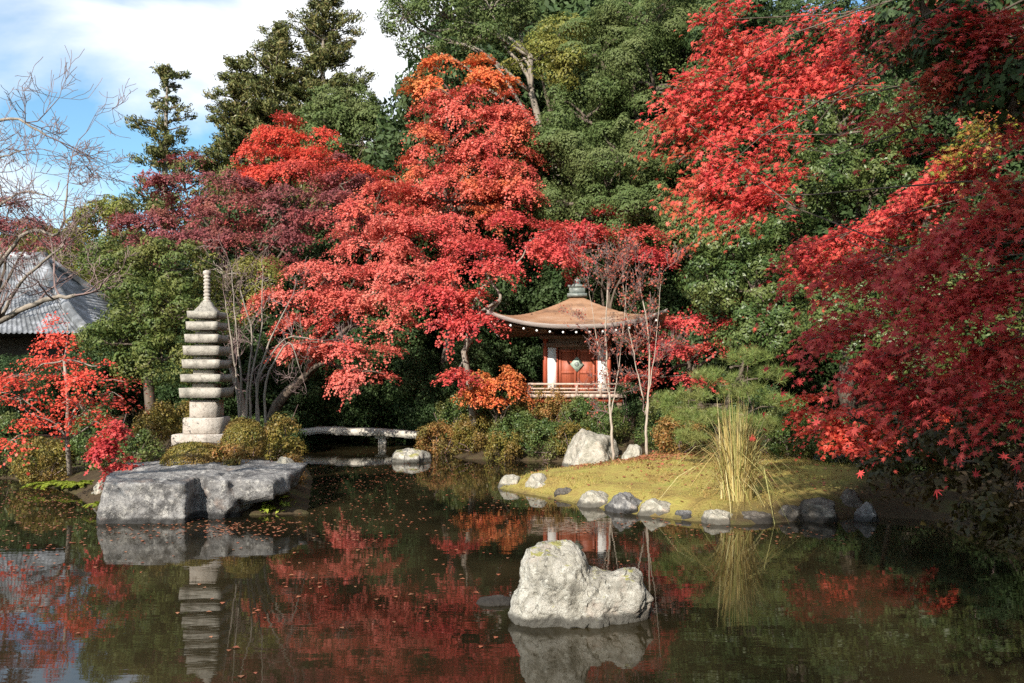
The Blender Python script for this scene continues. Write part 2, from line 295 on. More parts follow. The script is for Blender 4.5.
def water_mat():
    m, nt, N, L = mat('pond_water'); tc = N('ShaderNodeTexCoord')
    mp = N('ShaderNodeMapping'); mp.inputs['Scale'].default_value = (.55, 1.9, 1); L(tc.outputs['Object'], mp.inputs['Vector'])
    n = N('ShaderNodeTexNoise'); n.inputs['Scale'].default_value = 2.2; n.inputs['Detail'].default_value = 3; L(mp.outputs[0], n.inputs['Vector'])
    bp = N('ShaderNodeBump'); bp.inputs['Strength'].default_value = .06; bp.inputs['Distance'].default_value = .02; L(n.outputs['Fac'], bp.inputs['Height'])
    n2 = N('ShaderNodeTexNoise'); n2.inputs['Scale'].default_value = .35; n2.inputs['Detail'].default_value = 5; L(tc.outputs['Object'], n2.inputs['Vector'])
    r = ramp(N, [(.35, (.004, .004, .0025)), (.66, (.032, .025, .012))]); L(n2.outputs['Fac'], r.inputs['Fac'])
    b = N('ShaderNodeBsdfPrincipled'); b.inputs['Roughness'].default_value = .02; b.inputs['IOR'].default_value = 1.36; L(r.outputs[0], b.inputs['Base Color']); L(bp.outputs[0], b.inputs['Normal'])
    o = N('ShaderNodeOutputMaterial'); L(b.outputs[0], o.inputs[0]); return m
b = MB(); b.add([(-38, -1, 0), (14, -1, 0), (14, 36, 0), (-38, 36, 0)], [(0, 1, 2, 3)])
tag(b.build('pond_water', water_mat()), kind='structure')

# ------------------------------------------------------------------ leaves
def frames(n):
    n = nrm(n); r = nrm(rng.normal(size=n.shape)); u = nrm(np.cross(n, r)); return u, np.cross(n, u), n
def add_leaves(mb, p, n, size, asp=.55, jit=.35, shape='diamond', u=None):
    k = len(p)
    if not k: return
    sz = size*(1+jit*rng.uniform(-1, 1, k)); U, V, Nn = frames(n)
    if u is not None: U = nrm(u-(u*Nn).sum(-1, keepdims=True)*Nn); V = np.cross(Nn, U)
    if shape == 'diamond':
        q = np.array([(-.5, 0, 0), (0, -asp*.5, .10), (.5, 0, -.05), (0, asp*.5, .10)]); fc = [(0, 1, 2, 3)]
    elif shape == 'star':                 # seven-lobed maple leaf
        ang = np.array([-150, -98, -50, 0, 50, 98, 150])*math.pi/180; ln = np.array([.28, .42, .52, .60, .52, .42, .28]); q = [(-.08, 0, 0)]
        for i in range(7):
            q.append((ln[i]*math.cos(ang[i]), ln[i]*math.sin(ang[i]), -.16*ln[i]))
            if i < 6: a = (ang[i]+ang[i+1])/2; q.append((.17*math.cos(a), .17*math.sin(a), .02))
        q = np.array(q); fc = [(0, i, i+1) for i in range(1, 13)]
    elif shape == 'needle':
        q = np.array([(0, -asp*.5, 0), (1, 0, 0), (0, asp*.5, 0)]); fc = [(0, 1, 2)]
    m = len(q); cu = rng.uniform(.2, 2.6, k) if shape == 'star' else np.ones(k)
    v = p[:, None]+sz[:, None, None]*(q[None, :, 0, None]*U[:, None]+q[None, :, 1, None]*V[:, None]+cu[:, None, None]*q[None, :, 2, None]*Nn[:, None])
    f = (np.arange(k)[:, None, None]*m+np.array(fc)[None]).reshape(-1, len(fc[0]))
    mb.add(v.reshape(-1, 3), f)
def maple_pads(mb, cs, ns, pr, leaf, dens, droop=.35, shape='diamond', thick=.055, asp=.8, dirv=None):
    """flat, ragged, drooping fans of leaves, the way a Japanese maple carries them"""
    for c, n, r in zip(cs, ns, pr):
        u, v, n = frames(n[None]); u, v, n = u[0], v[0], n[0]
        if dirv is not None: u = nrm(dirv-(dirv@n)*n); v = np.cross(n, u)
        k = int(math.pi*r*r*dens*rng.uniform(.7, 1.2)); th = rng.uniform(0, 2*math.pi, k); ph = rng.uniform(0, 6.28, 3)
        lob = .68+.26*np.cos(th*rng.integers(4, 7)+ph[0])+.2*np.cos(th*rng.integers(8, 12)+ph[1]); rr = r*lob*np.sqrt(rng.uniform(0, 1, k))
        e_ = (1.45, .62) if dirv is not None else (1, 1); p = c+rr[:, None]*(e_[0]*np.cos(th)[:, None]*u+e_[1]*np.sin(th)[:, None]*v); out = p-c
        p = p+n*(rng.normal(size=k)*thick*r)[:, None]+n*(.12*r*np.cos(th*5+ph[2]))[:, None]; p[:, 2] -= droop*rr**2/r
        nn = n+.4*out/r+rng.normal(size=(k, 3))*.32
        add_leaves(mb, p, nn, leaf, asp, .45, shape)
def blob_world(bl):
    out = []
    for q in bl:
        px, py, d, rx, ry = q[:5]; dr = q[5] if len(q) > 5 else .8; s = d/F
        out.append((P(px, py, d), np.array((rx*s, max(rx, ry)*s*dr, ry*s))))
    return out
def shell(c, r, spacing, back=.6, inner=.55, under=.35):
    """points spread through the outer part of an ellipsoid"""
    area = 4*math.pi*((r[0]*r[1])**1.6/3+(r[0]*r[2])**1.6/3+(r[1]*r[2])**1.6/3)**(1/1.6)
    n = max(4, int(area/spacing**2*1.25)); v = nrm(rng.normal(size=(n, 3)))
    keep = ((v[:, 1] < .2) | (rng.uniform(size=n) < back)) & ((v[:, 2] > -.35) | (rng.uniform(size=n) < under)); v = v[keep]
    return c+v*r*rng.uniform(inner, 1.0, (len(v), 1)), nrm(v/r)
def bend(a, bb, n=6, amt=.12, sag=0.):
    t = np.linspace(0, 1, n)[:, None]; a = np.asarray(a, float); bb = np.asarray(bb, float); L_ = np.linalg.norm(bb-a)
    off = amt*L_*(rng.normal(size=3)*.42*np.sin(t*math.pi)+rng.normal(size=3)*.30*np.sin(t*2*math.pi)+rng.normal(size=3)*.14*np.sin(t*3*math.pi)); p = a+(bb-a)*t+off; p[:, 2] += sag*L_*np.sin(t[:, 0]*math.pi); return p
def limbs(mb, fork, targets, r0, r1=.015, amt=.14, sag=.08):
    for t in targets: mb.tube(bend(fork, t, 7, amt, sag), np.linspace(r0, r1, 7), 5)
def woody(name, label, cat, base, fork, blobs, leafmat, kind, bark='bark', r=.16, leaf=.07, dens=310, pad=.84, sp=1.08, lay=.82, group=None, path=None, back=.6, twigs=.5, fill=0.12, shape='diamond', clump=.5):
    """a tree: trunk, branches and a crown of leaves"""
    t = T(name, base, label, cat, group); bw = blob_world(blobs)
    tr = MB(); pts = np.vstack([bend(base-np.array((0, 0, .3)), fork, 8, .10)] if path is None else [path]); tr.tube(pts, np.linspace(r*1.25, r*.6, len(pts)), 9)
    t.part('trunk', tr, M[bark], True)
    br = MB(); cr = MB()
    for c, rr in bw:
        start = pts[rng.integers(max(1, len(pts)-3), len(pts))]; mid = bend(start, c, 8, .12, .06); br.tube(mid, np.linspace(r*.5, min(.03, r*.2), 8), 6)
        if kind == 'maple':
            cs, ns = shell(c, rr, sp, back); cs[:, 2] = np.round(cs[:, 2]/lay)*lay+rng.normal(size=len(cs))*.1*lay; nn = nrm(np.array((0, -.18, .85))+ns*.6+rng.normal(size=ns.shape)*.15)
            maple_pads(cr, cs, nn, pad*rng.uniform(.55, 1.15, len(cs)), leaf, dens, shape=shape)
            limbs(br, c, cs[rng.uniform(size=len(cs)) < twigs], r*.18, .008)
        else:
            cs, ns = shell(c, rr, clump*1.5, back, .75)
            for q, n0 in zip(cs, ns):
                R_ = clump*rng.uniform(.65, 1.25); k = int(R_*R_*dens*6.5); v = nrm(rng.normal(size=(k, 3))+n0*.75+np.array((0, 0, .35)))
                lum = 1+.22*np.cos(v@rng.normal(size=3)*5+rng.uniform(0, 6))
                p = q+v*R_*(lum*rng.uniform(.80, 1.0, k))[:, None]*np.array((1, 1, .78)); add_leaves(cr, p, v+rng.normal(size=(k, 3))*.26, leaf, .5, .35)
            limbs(br, c, cs[rng.uniform(size=len(cs)) < twigs], r*.2, .015)
        if fill:                           # leaves inside the crown
            k = int(fill*dens*4*rr[0]*rr[2]*1.5); v = nrm(rng.normal(size=(k, 3)))*rng.uniform(0, .8, (k, 1))**.5
            add_leaves(cr, c+v*rr, rng.normal(size=(k, 3)), leaf*1.15, .75)
    t.part('branches', br, M[bark], True); t.part('crown', cr, M[leafmat]); return t
def shrub(name, label, base, w, h, dpt, leafmat, leaf=.045, dens=900, lumps=.22, group=None, n=None, cat='shrub', tight=False, bark='twig'):
    """a bush: stems and a dome of small leaves"""
    base = np.asarray(base, float); t = T(name, base, label, cat, group); c = base+np.array((0, 0, h*.42)); r = np.array((w/2, dpt/2, h*.58)); cr = MB(); st = MB()
    if tight:
        k = int(dens*2*math.pi*(w/2)*(h*.8)); v = nrm(rng.normal(size=(k, 3))); v[:, 2] = np.where(v[:, 2] < -.55, -v[:, 2], v[:, 2])
        bump_ = 1+.07*fbm(v*2.2+rng.uniform(0, 50), 3)+rng.normal(size=k)*.022-.08*rng.uniform(size=k)**3
        add_leaves(cr, c+v*r*bump_[:, None], v+rng.normal(size=(k, 3))*.55, leaf, .6)
    else:
        cs, ns = shell(c, r*.85, lumps*1.25, .8, .75, .6)
        for q, n0 in zip(cs, ns):
            R_ = lumps*rng.uniform(.7, 1.35); k = int(R_*R_*dens*5); v = nrm(rng.normal(size=(k, 3))+n0*.6+np.array((0, 0, .3)))
            add_leaves(cr, q+v*R_*rng.uniform(.35, 1.05, (k, 1)), v+rng.normal(size=(k, 3))*.6, leaf, .5)
    for i in range(7): st.tube(bend(base+np.array((rng.normal()*.06, rng.normal()*.06, -.1)), c+rng.normal(size=3)*r*.5, 5), np.linspace(.02, .006, 5), 4)
    t.part('stems', st, M[bark]); t.part('foliage', cr, M[leafmat]); return t

# ------------------------------------------------------------------ rocks
def rock(name, label, base, ells, mat_, cuts=(), carve=(), k=.06, rough=.035, sub=5, fscale=3., cat='rock', group=None, seed=0):
    """star-shaped stone: ellipsoids melted together, cut by planes, hollowed by ellipsoids"""
    import bmesh
    bm = bmesh.new(); bmesh.ops.create_icosphere(bm, subdivisions=sub, radius=1); bm.verts.ensure_lookup_table()
    D = np.array([v.co[:] for v in bm.verts]); fc = np.array([[v.index for v in f.verts] for f in bm.faces]); bm.free()
    base = np.asarray(base, float); allc = np.array([e[0] for e in ells]); cen = np.average(allc, axis=0, weights=[np.prod(e[1]) for e in ells])
    def sdf(p):
        d = None
        for e_ in ells:
            c, r = e_[:2]; r = np.array(r); q = (p-np.array(c))/r; kk = np.linalg.norm(q, axis=-1); e = kk*(kk-1)/np.maximum(np.linalg.norm(q/r, axis=-1), 1e-6)
            if len(e_) > 2:
                ca, sa = math.cos(e_[2]), math.sin(e_[2]); w = p-np.array(c); w = np.abs(np.stack((w[..., 0]*ca+w[..., 1]*sa, -w[..., 0]*sa+w[..., 1]*ca, w[..., 2]), -1))-r; e = np.linalg.norm(np.maximum(w, 0), axis=-1)+np.minimum(w.max(-1), 0)
            if d is None: d = e
            else: hh = np.clip(.5+.5*(d-e)/k, 0, 1); d = d*(1-hh)+e*hh-k*hh*(1-hh)
        for n, o in cuts: n = np.array(n, float); n /= np.linalg.norm(n); d = np.maximum(d, p@n-o)
        for c, r in carve:
            r = np.array(r); q = (p-np.array(c))/r; kk = np.linalg.norm(q, axis=-1); d = np.maximum(d, -(kk-1)*r.min())
        return d
    lo = np.zeros(len(D)); hi = np.full(len(D), 1.)*max(np.linalg.norm(np.array(e_[0])-cen)+1.8*max(e_[1]) for e_ in ells)
    ts = np.linspace(0, 1, 60); ins = np.zeros(len(D))
    for t in ts:
        ok = sdf(cen+D*(hi*t)[:, None]) < 0; ins = np.where(ok, hi*t, ins)
    lo = ins; h2 = ins+hi/59
    for _ in range(14):
        m_ = (lo+h2)/2; ok = sdf(cen+D*m_[:, None]) < 0; lo = np.where(ok, m_, lo); h2 = np.where(ok, h2, m_)
    p = cen+D*lo[:, None]; nz = fbm(p*fscale+seed*7.7, 5, .55); ridg = 1-np.abs(fbm(p*fscale*.7+seed*3.1+40, 3))*2
    pit = np.maximum(vnoise(p*fscale*4.5+seed+9)-.35, 0)*rough*1.6*(sub > 5); p = p+D*(nz*rough+ridg*rough*.5-pit)[:, None]
    mb = MB(); mb.add(p+base, fc); o = mb.build(name, mat_, None, True, base); return tag(o, label, cat, group)
R_white = rock_mat('white_rock', (.38, .355, .30), (.54, .51, .45), (.12, .11, .09), (.60, .58, .51), .55, (.34, .32, .07), 1.2, (.40, .31, .25))
R_grey = rock_mat('grey_rock', (.17, .163, .16), (.36, .345, .33), (.05, .048, .048), (.44, .42, .39), .56, None, 1., (.22, .16, .13))
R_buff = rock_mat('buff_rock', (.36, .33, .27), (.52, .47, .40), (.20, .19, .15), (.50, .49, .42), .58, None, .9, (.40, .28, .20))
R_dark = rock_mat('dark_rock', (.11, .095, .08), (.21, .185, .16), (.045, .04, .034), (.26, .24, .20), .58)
# pale rock standing in the water
rb = G(583, 627); s = rb[1]/F
def rp(x, y): return ((x-583)*s, 0, (627-y)*s)
def E(x, y, rx, ry, dep=0., rd=None): c = rp(x, y); return ((c[0], dep, c[2]), (rx*s, (rd or rx)*s, ry*s))
rock('rock', 'knobbly white lichen-covered rock with a saddle, alone in the open water', rb+np.array((0, .35, 0)),
     [E(558, 592, 36, 44, .0, 36), E(545, 615, 34, 34, 0, 36), E(596, 607, 40, 28, .05, 36), E(630, 604, 25, 28, .0, 27), E(640, 617, 16, 20), E(583, 632, 66, 26, 0, 38)],
     R_white, cuts=[((0, 0, -1), .25)], carve=[E(598, 576, 9, 10, -.22, 9)], k=.06, rough=.05, sub=7, fscale=4.2)
# broad slab of grey rock on the left shore
fb = np.array((-5.62, 15.45, 0.))
rock('shore_rock', 'broad flat-topped grey slab of rock at the water in front of the pagoda', fb,
     [((-.82, .1, .05), (.80, 1.22, .75), .10), ((.35, .50, .05), (.66, 1.02, .75), -.30), ((.8, .45, .58), (.80, .95, .26), -.14), ((-.9, -.5, -.2), (.8, .65, .6), .05)],
     R_grey, cuts=[((.02, -.07, 1), .72), ((-.06, -1, .22), 1.26), ((0, 0, -1), .5), ((-1, -.45, .20), 1.66), ((1, .15, -.45), 1.28), ((-.5, -1, 1.3), 1.95), ((.8, -1, .5), 1.62)],
     carve=[((.14, -.62, .1), (.10, .26, .9)), ((1.12, -1.0, -.02), (.60, .80, .44)), ((.66, -1.1, .52), (.09, .34, .20))], k=.035, rough=.06, sub=6, fscale=2.6, seed=3)
def stone(x, y, w, h, m, label, name='rock', dep=.8, seed=0, cut=None, group=None, z0=0.):
    p = G(x, y, z0); w, h = w*1.22, h*1.15; q = p[1]/F*.5*w; hh = p[1]/F*h
    return rock(name, label, p+np.array((0, q*dep, 0)), [((0, 0, hh*.3), (q, q*dep, hh*.72)), ((-.35*q, 0, hh*.15), (q*.7, q*dep*.8, hh*.6)), ((.4*q, 0, hh*.1), (q*.6, q*dep*.8, hh*.5))], m,
                cuts=cut or [((.2+.3*math.sin(seed), -.3, 1), hh*.82), ((-.5+.4*math.cos(seed*2.), -.8, .5), q*.62), ((.9, -.4, .5+.3*math.sin(seed*3.)), q*.70), ((-.9, -.1, .6), q*.74)], k=q*.15, rough=q*.10, sub=5, fscale=1.9/q, seed=seed, group=group)
stone(595, 470, 54, 37, R_buff, 'large rounded pale boulder on the mossy islet beside the thin trunks', 'boulder', .75, 2, [((.35, -.25, 1), .80), ((-.9, -.3, .45), .64), ((.9, -.5, .5), .62)])
stone(408, 463, 38, 11, R_white, 'low white stone alone in the water in front of the slab bridge', seed=4)
for i, (x, y, w, h, m, l) in enumerate([
    (510, 489, 24, 11, R_buff, 'pale stone at the left tip of the mossy islet, first from the tip'), (538, 493, 28, 15, R_buff, 'pale blocky stone at the islet tip, second from the tip'),
    (564, 499, 20, 8, R_dark, 'small dark low stone at the islet edge between pale stones'), (597, 508, 32, 13, R_buff, 'pinkish buff stone with a rounded top on the islet edge'),
    (628, 514, 36, 15, R_grey, 'pointed grey stone with a dark foot on the islet edge'), (659, 517, 34, 13, R_buff, 'flat oblong pale stone right of the pointed grey one'),
    (722, 525, 30, 11, R_buff, 'pale stone on the shore right in front of the grass clump'), (686, 520, 20, 7, R_grey, 'tiny flat grey stone left of the grass clump at the water'),
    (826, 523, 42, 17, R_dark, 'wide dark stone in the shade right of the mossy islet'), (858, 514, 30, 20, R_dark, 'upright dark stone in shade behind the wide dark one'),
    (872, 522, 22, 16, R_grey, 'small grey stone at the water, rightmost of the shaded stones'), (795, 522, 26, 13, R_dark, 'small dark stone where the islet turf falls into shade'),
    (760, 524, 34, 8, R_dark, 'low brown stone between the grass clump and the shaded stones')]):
    stone(x, y, w, h, m, l, seed=10+i, group='stones round the islet')
stone(634, 462, 22, 15, R_buff, 'small pale stone between the thin trunks and the boulder', seed=31, z0=.25)
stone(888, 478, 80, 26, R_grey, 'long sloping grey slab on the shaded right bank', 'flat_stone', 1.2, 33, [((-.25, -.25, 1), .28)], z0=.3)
stone(22, 476, 26, 22, R_grey, 'squarish pale stone at the far left water edge under red branches', seed=35)
stone(96, 500, 26, 17, R_buff, 'small pale stone touching the left end of the grey slab', seed=36)
stone(281, 470, 20, 10, R_buff, 'little pale stone lying on the right end of the grey slab', seed=38, z0=.66)
stone(497, 606, 34, 5, R_dark, 'flat brown stone barely above water left of the white rock', seed=37, dep=.5)

# ------------------------------------------------------------------ stone pagoda
M['granite'] = rock_mat('granite', (.30, .275, .235), (.42, .39, .34), (.15, .14, .12), (.36, .35, .30), .60, None, .4, (.15, .14, .12))
M['granite_pale'] = rock_mat('granite_pale', (.40, .355, .31), (.50, .45, .40), (.26, .225, .19), (.44, .41, .36), .64, None, .4, (.40, .33, .28))
pc = P(207, 447, 18.5); pgz = gz(pc[0], pc[1]); s = 18.5/F
pg = T('stone_pagoda', (pc[0], pc[1], pgz-.02), 'seven-tiered weathered stone pagoda with a ringed spire above the flat rock', 'pagoda')
def zrow(y): return CH-(y-YH)*s
def chamf_box(mb, c, w, z0, z1, e=.012, d=None):
    d = d or w
    pr = [(1-2*e/w, z0), (1, z0+e), (1, z1-e), (1-2*e/w, z1)]; v = []
    for q, z in pr: v += [(c[0]-w/2*q, c[1]-d/2*q, z), (c[0]+w/2*q, c[1]-d/2*q, z), (c[0]+w/2*q, c[1]+d/2*q, z), (c[0]-w/2*q, c[1]+d/2*q, z)]
    f = [(3, 2, 1, 0), (12, 13, 14, 15)]
    for l in range(3):
        for i in range(4): j = (i+1) % 4; f.append((l*4+i, l*4+j, l*4+4+j, l*4+4+i))
    mb.add(v, f)
cx, cyy = pc[0], pc[1]
for w, y1, y0, dx in ((1.04, 433, 452, -.05), (.76, 417, 433, 0)):
    q = MB(); chamf_box(q, (cx+dx, cyy), w, zrow(y0) if y0 < 450 else pgz-.15, zrow(y1), .02); pg.part('base_block', q, M['granite_pale'])
q = MB(); chamf_box(q, (cx+.0, cyy), .55, zrow(417), zrow(400), .015); pg.part('shaft', q, M['granite_pale'])
tiers = [(387.5, 399, .885), (374, 383.5, .845), (359.5, 370, .80), (346, 357, .765), (334.5, 344.5, .715), (322, 332, .675), (311.5, 320.5, .64)]
for i, (yt, yb, w) in enumerate(tiers):
    q = MB(); n = 9; zt, zb = zrow(yt), zrow(yb-1.5); rise = .022
    # slab with upturned corners, sloping top
    us = np.linspace(-1, 1, n); top = []; inner = []; bot = []
    ring = [(u, -1) for u in us[:-1]]+[(1, u) for u in us[:-1]]+[(-u, 1) for u in us[:-1]]+[(-1, -u) for u in us[:-1]]
    for (a, c_) in ring:
        lift = rise*(max(abs(a), abs(c_))*min(abs(a), abs(c_)))**2
        inner.append((cx+a*w*.33, cyy+c_*w*.33, zt)); top.append((cx+a*w/2, cyy+c_*w/2, zt-.03+lift)); bot.append((cx+a*w/2*.97, cyy+c_*w/2*.97, zb+lift*.5))
    m_ = len(ring); v = inner+top+bot; f4 = []
    for j in range(m_):
        k_ = (j+1) % m_; f4 += [(m_+j, m_+k_, k_, j), (2*m_+j, 2*m_+k_, m_+k_, m_+j)]
    q.add(v, f4); q.f.append(np.array([list(range(q.n-3*m_, q.n-2*m_))])); q.f.append(np.array([list(range(q.n-m_, q.n))[::-1]]))
    if i < 6: chamf_box(q, (cx, cyy), w*.52, zt-.01, zrow(tiers[i+1][1])+.003, .008)
    pg.part('roof_tier', q, M['granite'])
q = MB(); zt = zrow(311.5)
ws = [(.44, zt-.012), (.34, zt+.06), (.24, zt+.13), (.17, zt+.21)]
v = []
for w, z in ws: v += [(cx-w/2, cyy-w/2, z), (cx+w/2, cyy-w/2, z), (cx+w/2, cyy+w/2, z), (cx-w/2, cyy+w/2, z)]
f = [(12, 13, 14, 15)]
for l in range(3):
    for i in range(4): j = (i+1) % 4; f.append((l*4+i, l*4+j, l*4+4+j, l*4+4+i))
q.add(v, f); pg.part('roof_cap', q, M['granite'])
prof = [(.0, zt+.2), (.085, zt+.2), (.085, zt+.24)]; z = zt+.24; top = zrow(270)
for i in range(7):
    hh = (top-.12-z)/7; prof += [(.05, z+i*hh+.005), (.072, z+i*hh+hh*.35), (.072, z+i*hh+hh*.75), (.05, z+i*hh+hh-.003)]
prof += [(.045, top-.12), (.085, top-.09), (.08, top-.03), (.035, top-.005), (0, top)]
q = MB(); q.lathe((cx, cyy, 0), prof, 14); pg.part('spire', q, M['granite_pale'], True)

# ------------------------------------------------------------------ shrine
M['bark_roof'] = solid('bark_roof', [(.30, (.15, .09, .06)), (.47, (.31, .17, .095)), (.6, (.36, .22, .14)), (.74, (.42, .32, .25))], 1.3, .55, .5, 40, stretch=(1, 1, 3), spec=.5)
M['roof_edge'] = solid('roof_edge', [(.3, (.27, .22, .20)), (.7, (.46, .39, .36))], 3, .5, .3, 40, stretch=(1, 1, 8))
M['red_wood'] = solid('red_wood', [(.3, (.24, .045, .022)), (.7, (.42, .085, .04))], 7, .55, .3, 30, stretch=(3, 3, .3))
M['door_wood'] = solid('door_wood', [(.3, (.21, .05, .026)), (.7, (.40, .10, .05))], 9, .5, .3, 30, stretch=(4, 4, .25))
M['brown_wood'] = solid('brown_wood', [(.3, (.10, .06, .04)), (.7, (.22, .14, .10))], 9, .7, .4, 30, stretch=(1, 1, 1))
M['deck_wood'] = solid('deck_wood', [(.3, (.34, .24, .19)), (.7, (.52, .40, .33))], 9, .7, .4, 30)
M['plaster'] = solid('plaster', [(.3, (.74, .72, .70)), (.7, (.86, .84, .82))], 5, .7, .1, 50)
M['verdigris'] = solid('verdigris', [(.3, (.22, .30, .25)), (.7, (.42, .48, .40))], 14, .5, .3, 50)
M['grey_metal'] = solid('finial_metal', [(.3, (.10, .12, .115)), (.7, (.22, .24, .22))], 14, .45, .2, 40)
SX, SY = 2.08, 27.2; sgz = gz(SX, SY)
sh = T('wooden_shrine', (SX, SY, sgz-.05), 'small red wooden shrine with a curved brown pyramid roof and veranda rail', 'shrine')
FZ, HW, EZ = 1.93, .97, 3.90
fy = SY-HW
for a in (-1, 0, 1):
    for c_ in (-1, 0, 1): q = MB(); q.box((SX+a*1.28, SY+c_*1.28, (sgz-.4+FZ-.26)/2), (.16, .16, FZ-.26-sgz+.4)); sh.part('stilt', q, M['brown_wood'])
q = MB(); q.box((SX, SY, FZ-.20), (2.75, 2.75, .12)); sh.part('floor_beam', q, M['red_wood'])
q = MB()
for i in range(16): q.box((SX-1.5+.094+i*.1875, SY, FZ-.06+.002*(i % 2)), (.18, 3.0, .10))
sh.part('veranda_deck', q, M['deck_wood'])
# railing
ra = thing('railing', (0, 0, 0), None, None); ra.parent = sh.o; ra.location = (0, 0, 0)
rr_ = MB()
cor = [(-1.44, -1.44), (1.44, -1.44), (1.44, 1.44), (-1.44, 1.44)]
for i in range(4):
    a, b_ = np.array(cor[i]), np.array(cor[(i+1) % 4])
    for k_ in range(4):
        pt = a+(b_-a)*k_/4; rp_ = MB(); rp_.box((SX+pt[0], SY+pt[1], FZ+.155), (.07, .07, .33)); sh.part('post', rp_, M['deck_wood'], parent=ra)
    L_ = b_-a; m_ = (a+b_)/2
    for z, th in ((.30, .055), (.16, .04), (.06, .04)):
        rr_.box((SX+m_[0], SY+m_[1], FZ+z), (abs(L_[0])+.24 if abs(L_[0]) > .1 else th, abs(L_[1])+.24 if abs(L_[1]) > .1 else th, th-.002*(i % 2)))
sh.part('rails', rr_, M['deck_wood'], parent=ra)
# pillars, walls, lintel
for a in (-1, 1):
    for c_ in (-1, 1):
        q = MB(); q.tube([(SX+a*HW, SY+c_*HW, FZ-.01), (SX+a*HW, SY+c_*HW, 3.75)], [.075, .072], 14); sh.part('pillar', q, M['red_wood'], True)
q = MB(); q.box((SX, SY+HW-.02, (FZ+3.6)/2), (1.8, .06, 3.6-FZ)); q.box((SX-HW+.02, SY, (FZ+3.6)/2), (.06, 1.8, 3.6-FZ)); q.box((SX+HW-.02, SY, (FZ+3.6)/2), (.06, 1.8, 3.6-FZ)); q.box((SX, fy+.06, 3.52), (1.8, .05, .5)); sh.part('wall', q, M['brown_wood'])
for a in (-1, 1):
    q = MB(); q.box((SX+a*.765, fy+.02, (FZ+3.36)/2), (.265, .07, 3.36-FZ-.02)); sh.part('white_panel', q, M['plaster'])
    q = MB(); q.box((SX+a*.607, fy+.02, (FZ+3.36)/2), (.05, .11, 3.36-FZ)); sh.part('door_post', q, M['red_wood'])
    q = MB(); w = .565
    q.box((SX+a*w/2*1.005, fy+.05, (FZ+3.3)/2+.02), (w-.012, .04, 3.3-FZ-.08))
    for z in (.08, .62, 1.28): q.box((SX+a*w/2, fy+.022, FZ+z+.03), (w-.02, .02, .09))
    for x_ in (.05, w-.05): q.box((SX+a*x_, fy+.019, (FZ+3.3)/2+.02), (.075, .022, 3.3-FZ-.10))
    sh.part('door_panel', q, M['door_wood'])
q = MB(); q.box((SX, fy-.0, 3.42), (2.15, .13, .14)); sh.part('lintel', q, M['brown_wood'])
q = MB(); q.box((SX, fy+.0, FZ+.04), (1.85, .13, .10)); sh.part('threshold', q, M['brown_wood'])
q = MB(); q.box((SX, fy-.01, 3.68), (2.3, .17, .13)); q.box((SX, SY+HW, 3.68), (2.3, .17, .13)); q.box((SX-HW, SY, 3.68), (.17, 2*HW-.19, .13)); q.box((SX+HW, SY, 3.68), (.17, 2*HW-.19, .13)); sh.part('head_beam', q, M['brown_wood'])
q = MB(); q.add([(SX, fy-.03, 2.83-.24), (SX+.21, fy-.03, 2.83), (SX, fy-.03, 2.83+.24), (SX-.21, fy-.03, 2.83), (SX, fy-.006, 2.83-.24), (SX+.21, fy-.006, 2.83), (SX, fy-.006, 2.83+.24), (SX-.21, fy-.006, 2.83)], [(0, 1, 2, 3), (0, 4, 5, 1), (1, 5, 6, 2), (2, 6, 7, 3), (3, 7, 4, 0)])
em = sh.part('diamond_plaque', q, M['verdigris'])
q = MB(); q.lathe((0, 0, 0), [(.0, .02), (.06, .015), (.075, 0), (.0, 0)], 10); v = q.v[0]; q.v[0] = np.stack((v[:, 0]+SX, -v[:, 2]+fy-.03, v[:, 1]+2.83), -1); sh.part('boss', q, M['grey_metal'], True, em)
# roof: curved pyramid with upturned corners
RH, AZ = 2.56, 5.0
def roof_z(a, c_, base_):            # a, c in -1..1 plan
    m_ = max(abs(a), abs(c_)); n_ = min(abs(a), abs(c_)); t = 1-m_
    return base_+(AZ-EZ)*(.74*t+.26*t**3)+.44*(m_*n_)**2.6+(.016*(t*26-math.floor(t*26)) if base_ > EZ+.01 else 0)
n = 105; us = np.linspace(-1, 1, n); v = np.array([[(SX+a*RH*(1+.015*(abs(c_))**3), SY+c_*RH*(1+.015*abs(a)**3), roof_z(a, c_, EZ+.07)) for c_ in us] for a in us])
q = MB(); q.grid(v.reshape(-1, 3), n, n); roof = sh.part('roof', q, M['bark_roof'], True)
q = MB(); ring = [(u, -1) for u in us[:-1]]+[(1, u) for u in us[:-1]]+[(-u, 1) for u in us[:-1]]+[(-1, -u) for u in us[:-1]]
v = []
for dz, sc in ((.07, 1.003), (-.05, .995), (-.06, .90)):
    for a, c_ in ring: v.append((SX+a*RH*sc*(1+.015*abs(c_)**3), SY+c_*RH*sc*(1+.015*abs(a)**3), roof_z(a, c_, EZ)+dz-.002))
m_ = len(ring); f = [((l+1)*m_+j, (l+1)*m_+(j+1) % m_, l*m_+(j+1) % m_, l*m_+j) for l in range(2) for j in range(m_)]
q.add(v, f); sh.part('eave_edge', q, M['roof_edge'], False, roof)
q = MB(); v = np.array([[(SX+a*RH*.93, SY+c_*RH*.93, roof_z(a, c_, EZ)-.10) for c_ in us[::2]] for a in us[::2]]); v[..., 2] = np.minimum(v[..., 2], EZ+.30); q.grid(v.reshape(-1, 3), len(us[::2]), len(us[::2])); sh.part('eave_lining', q, M['brown_wood'], True, roof)
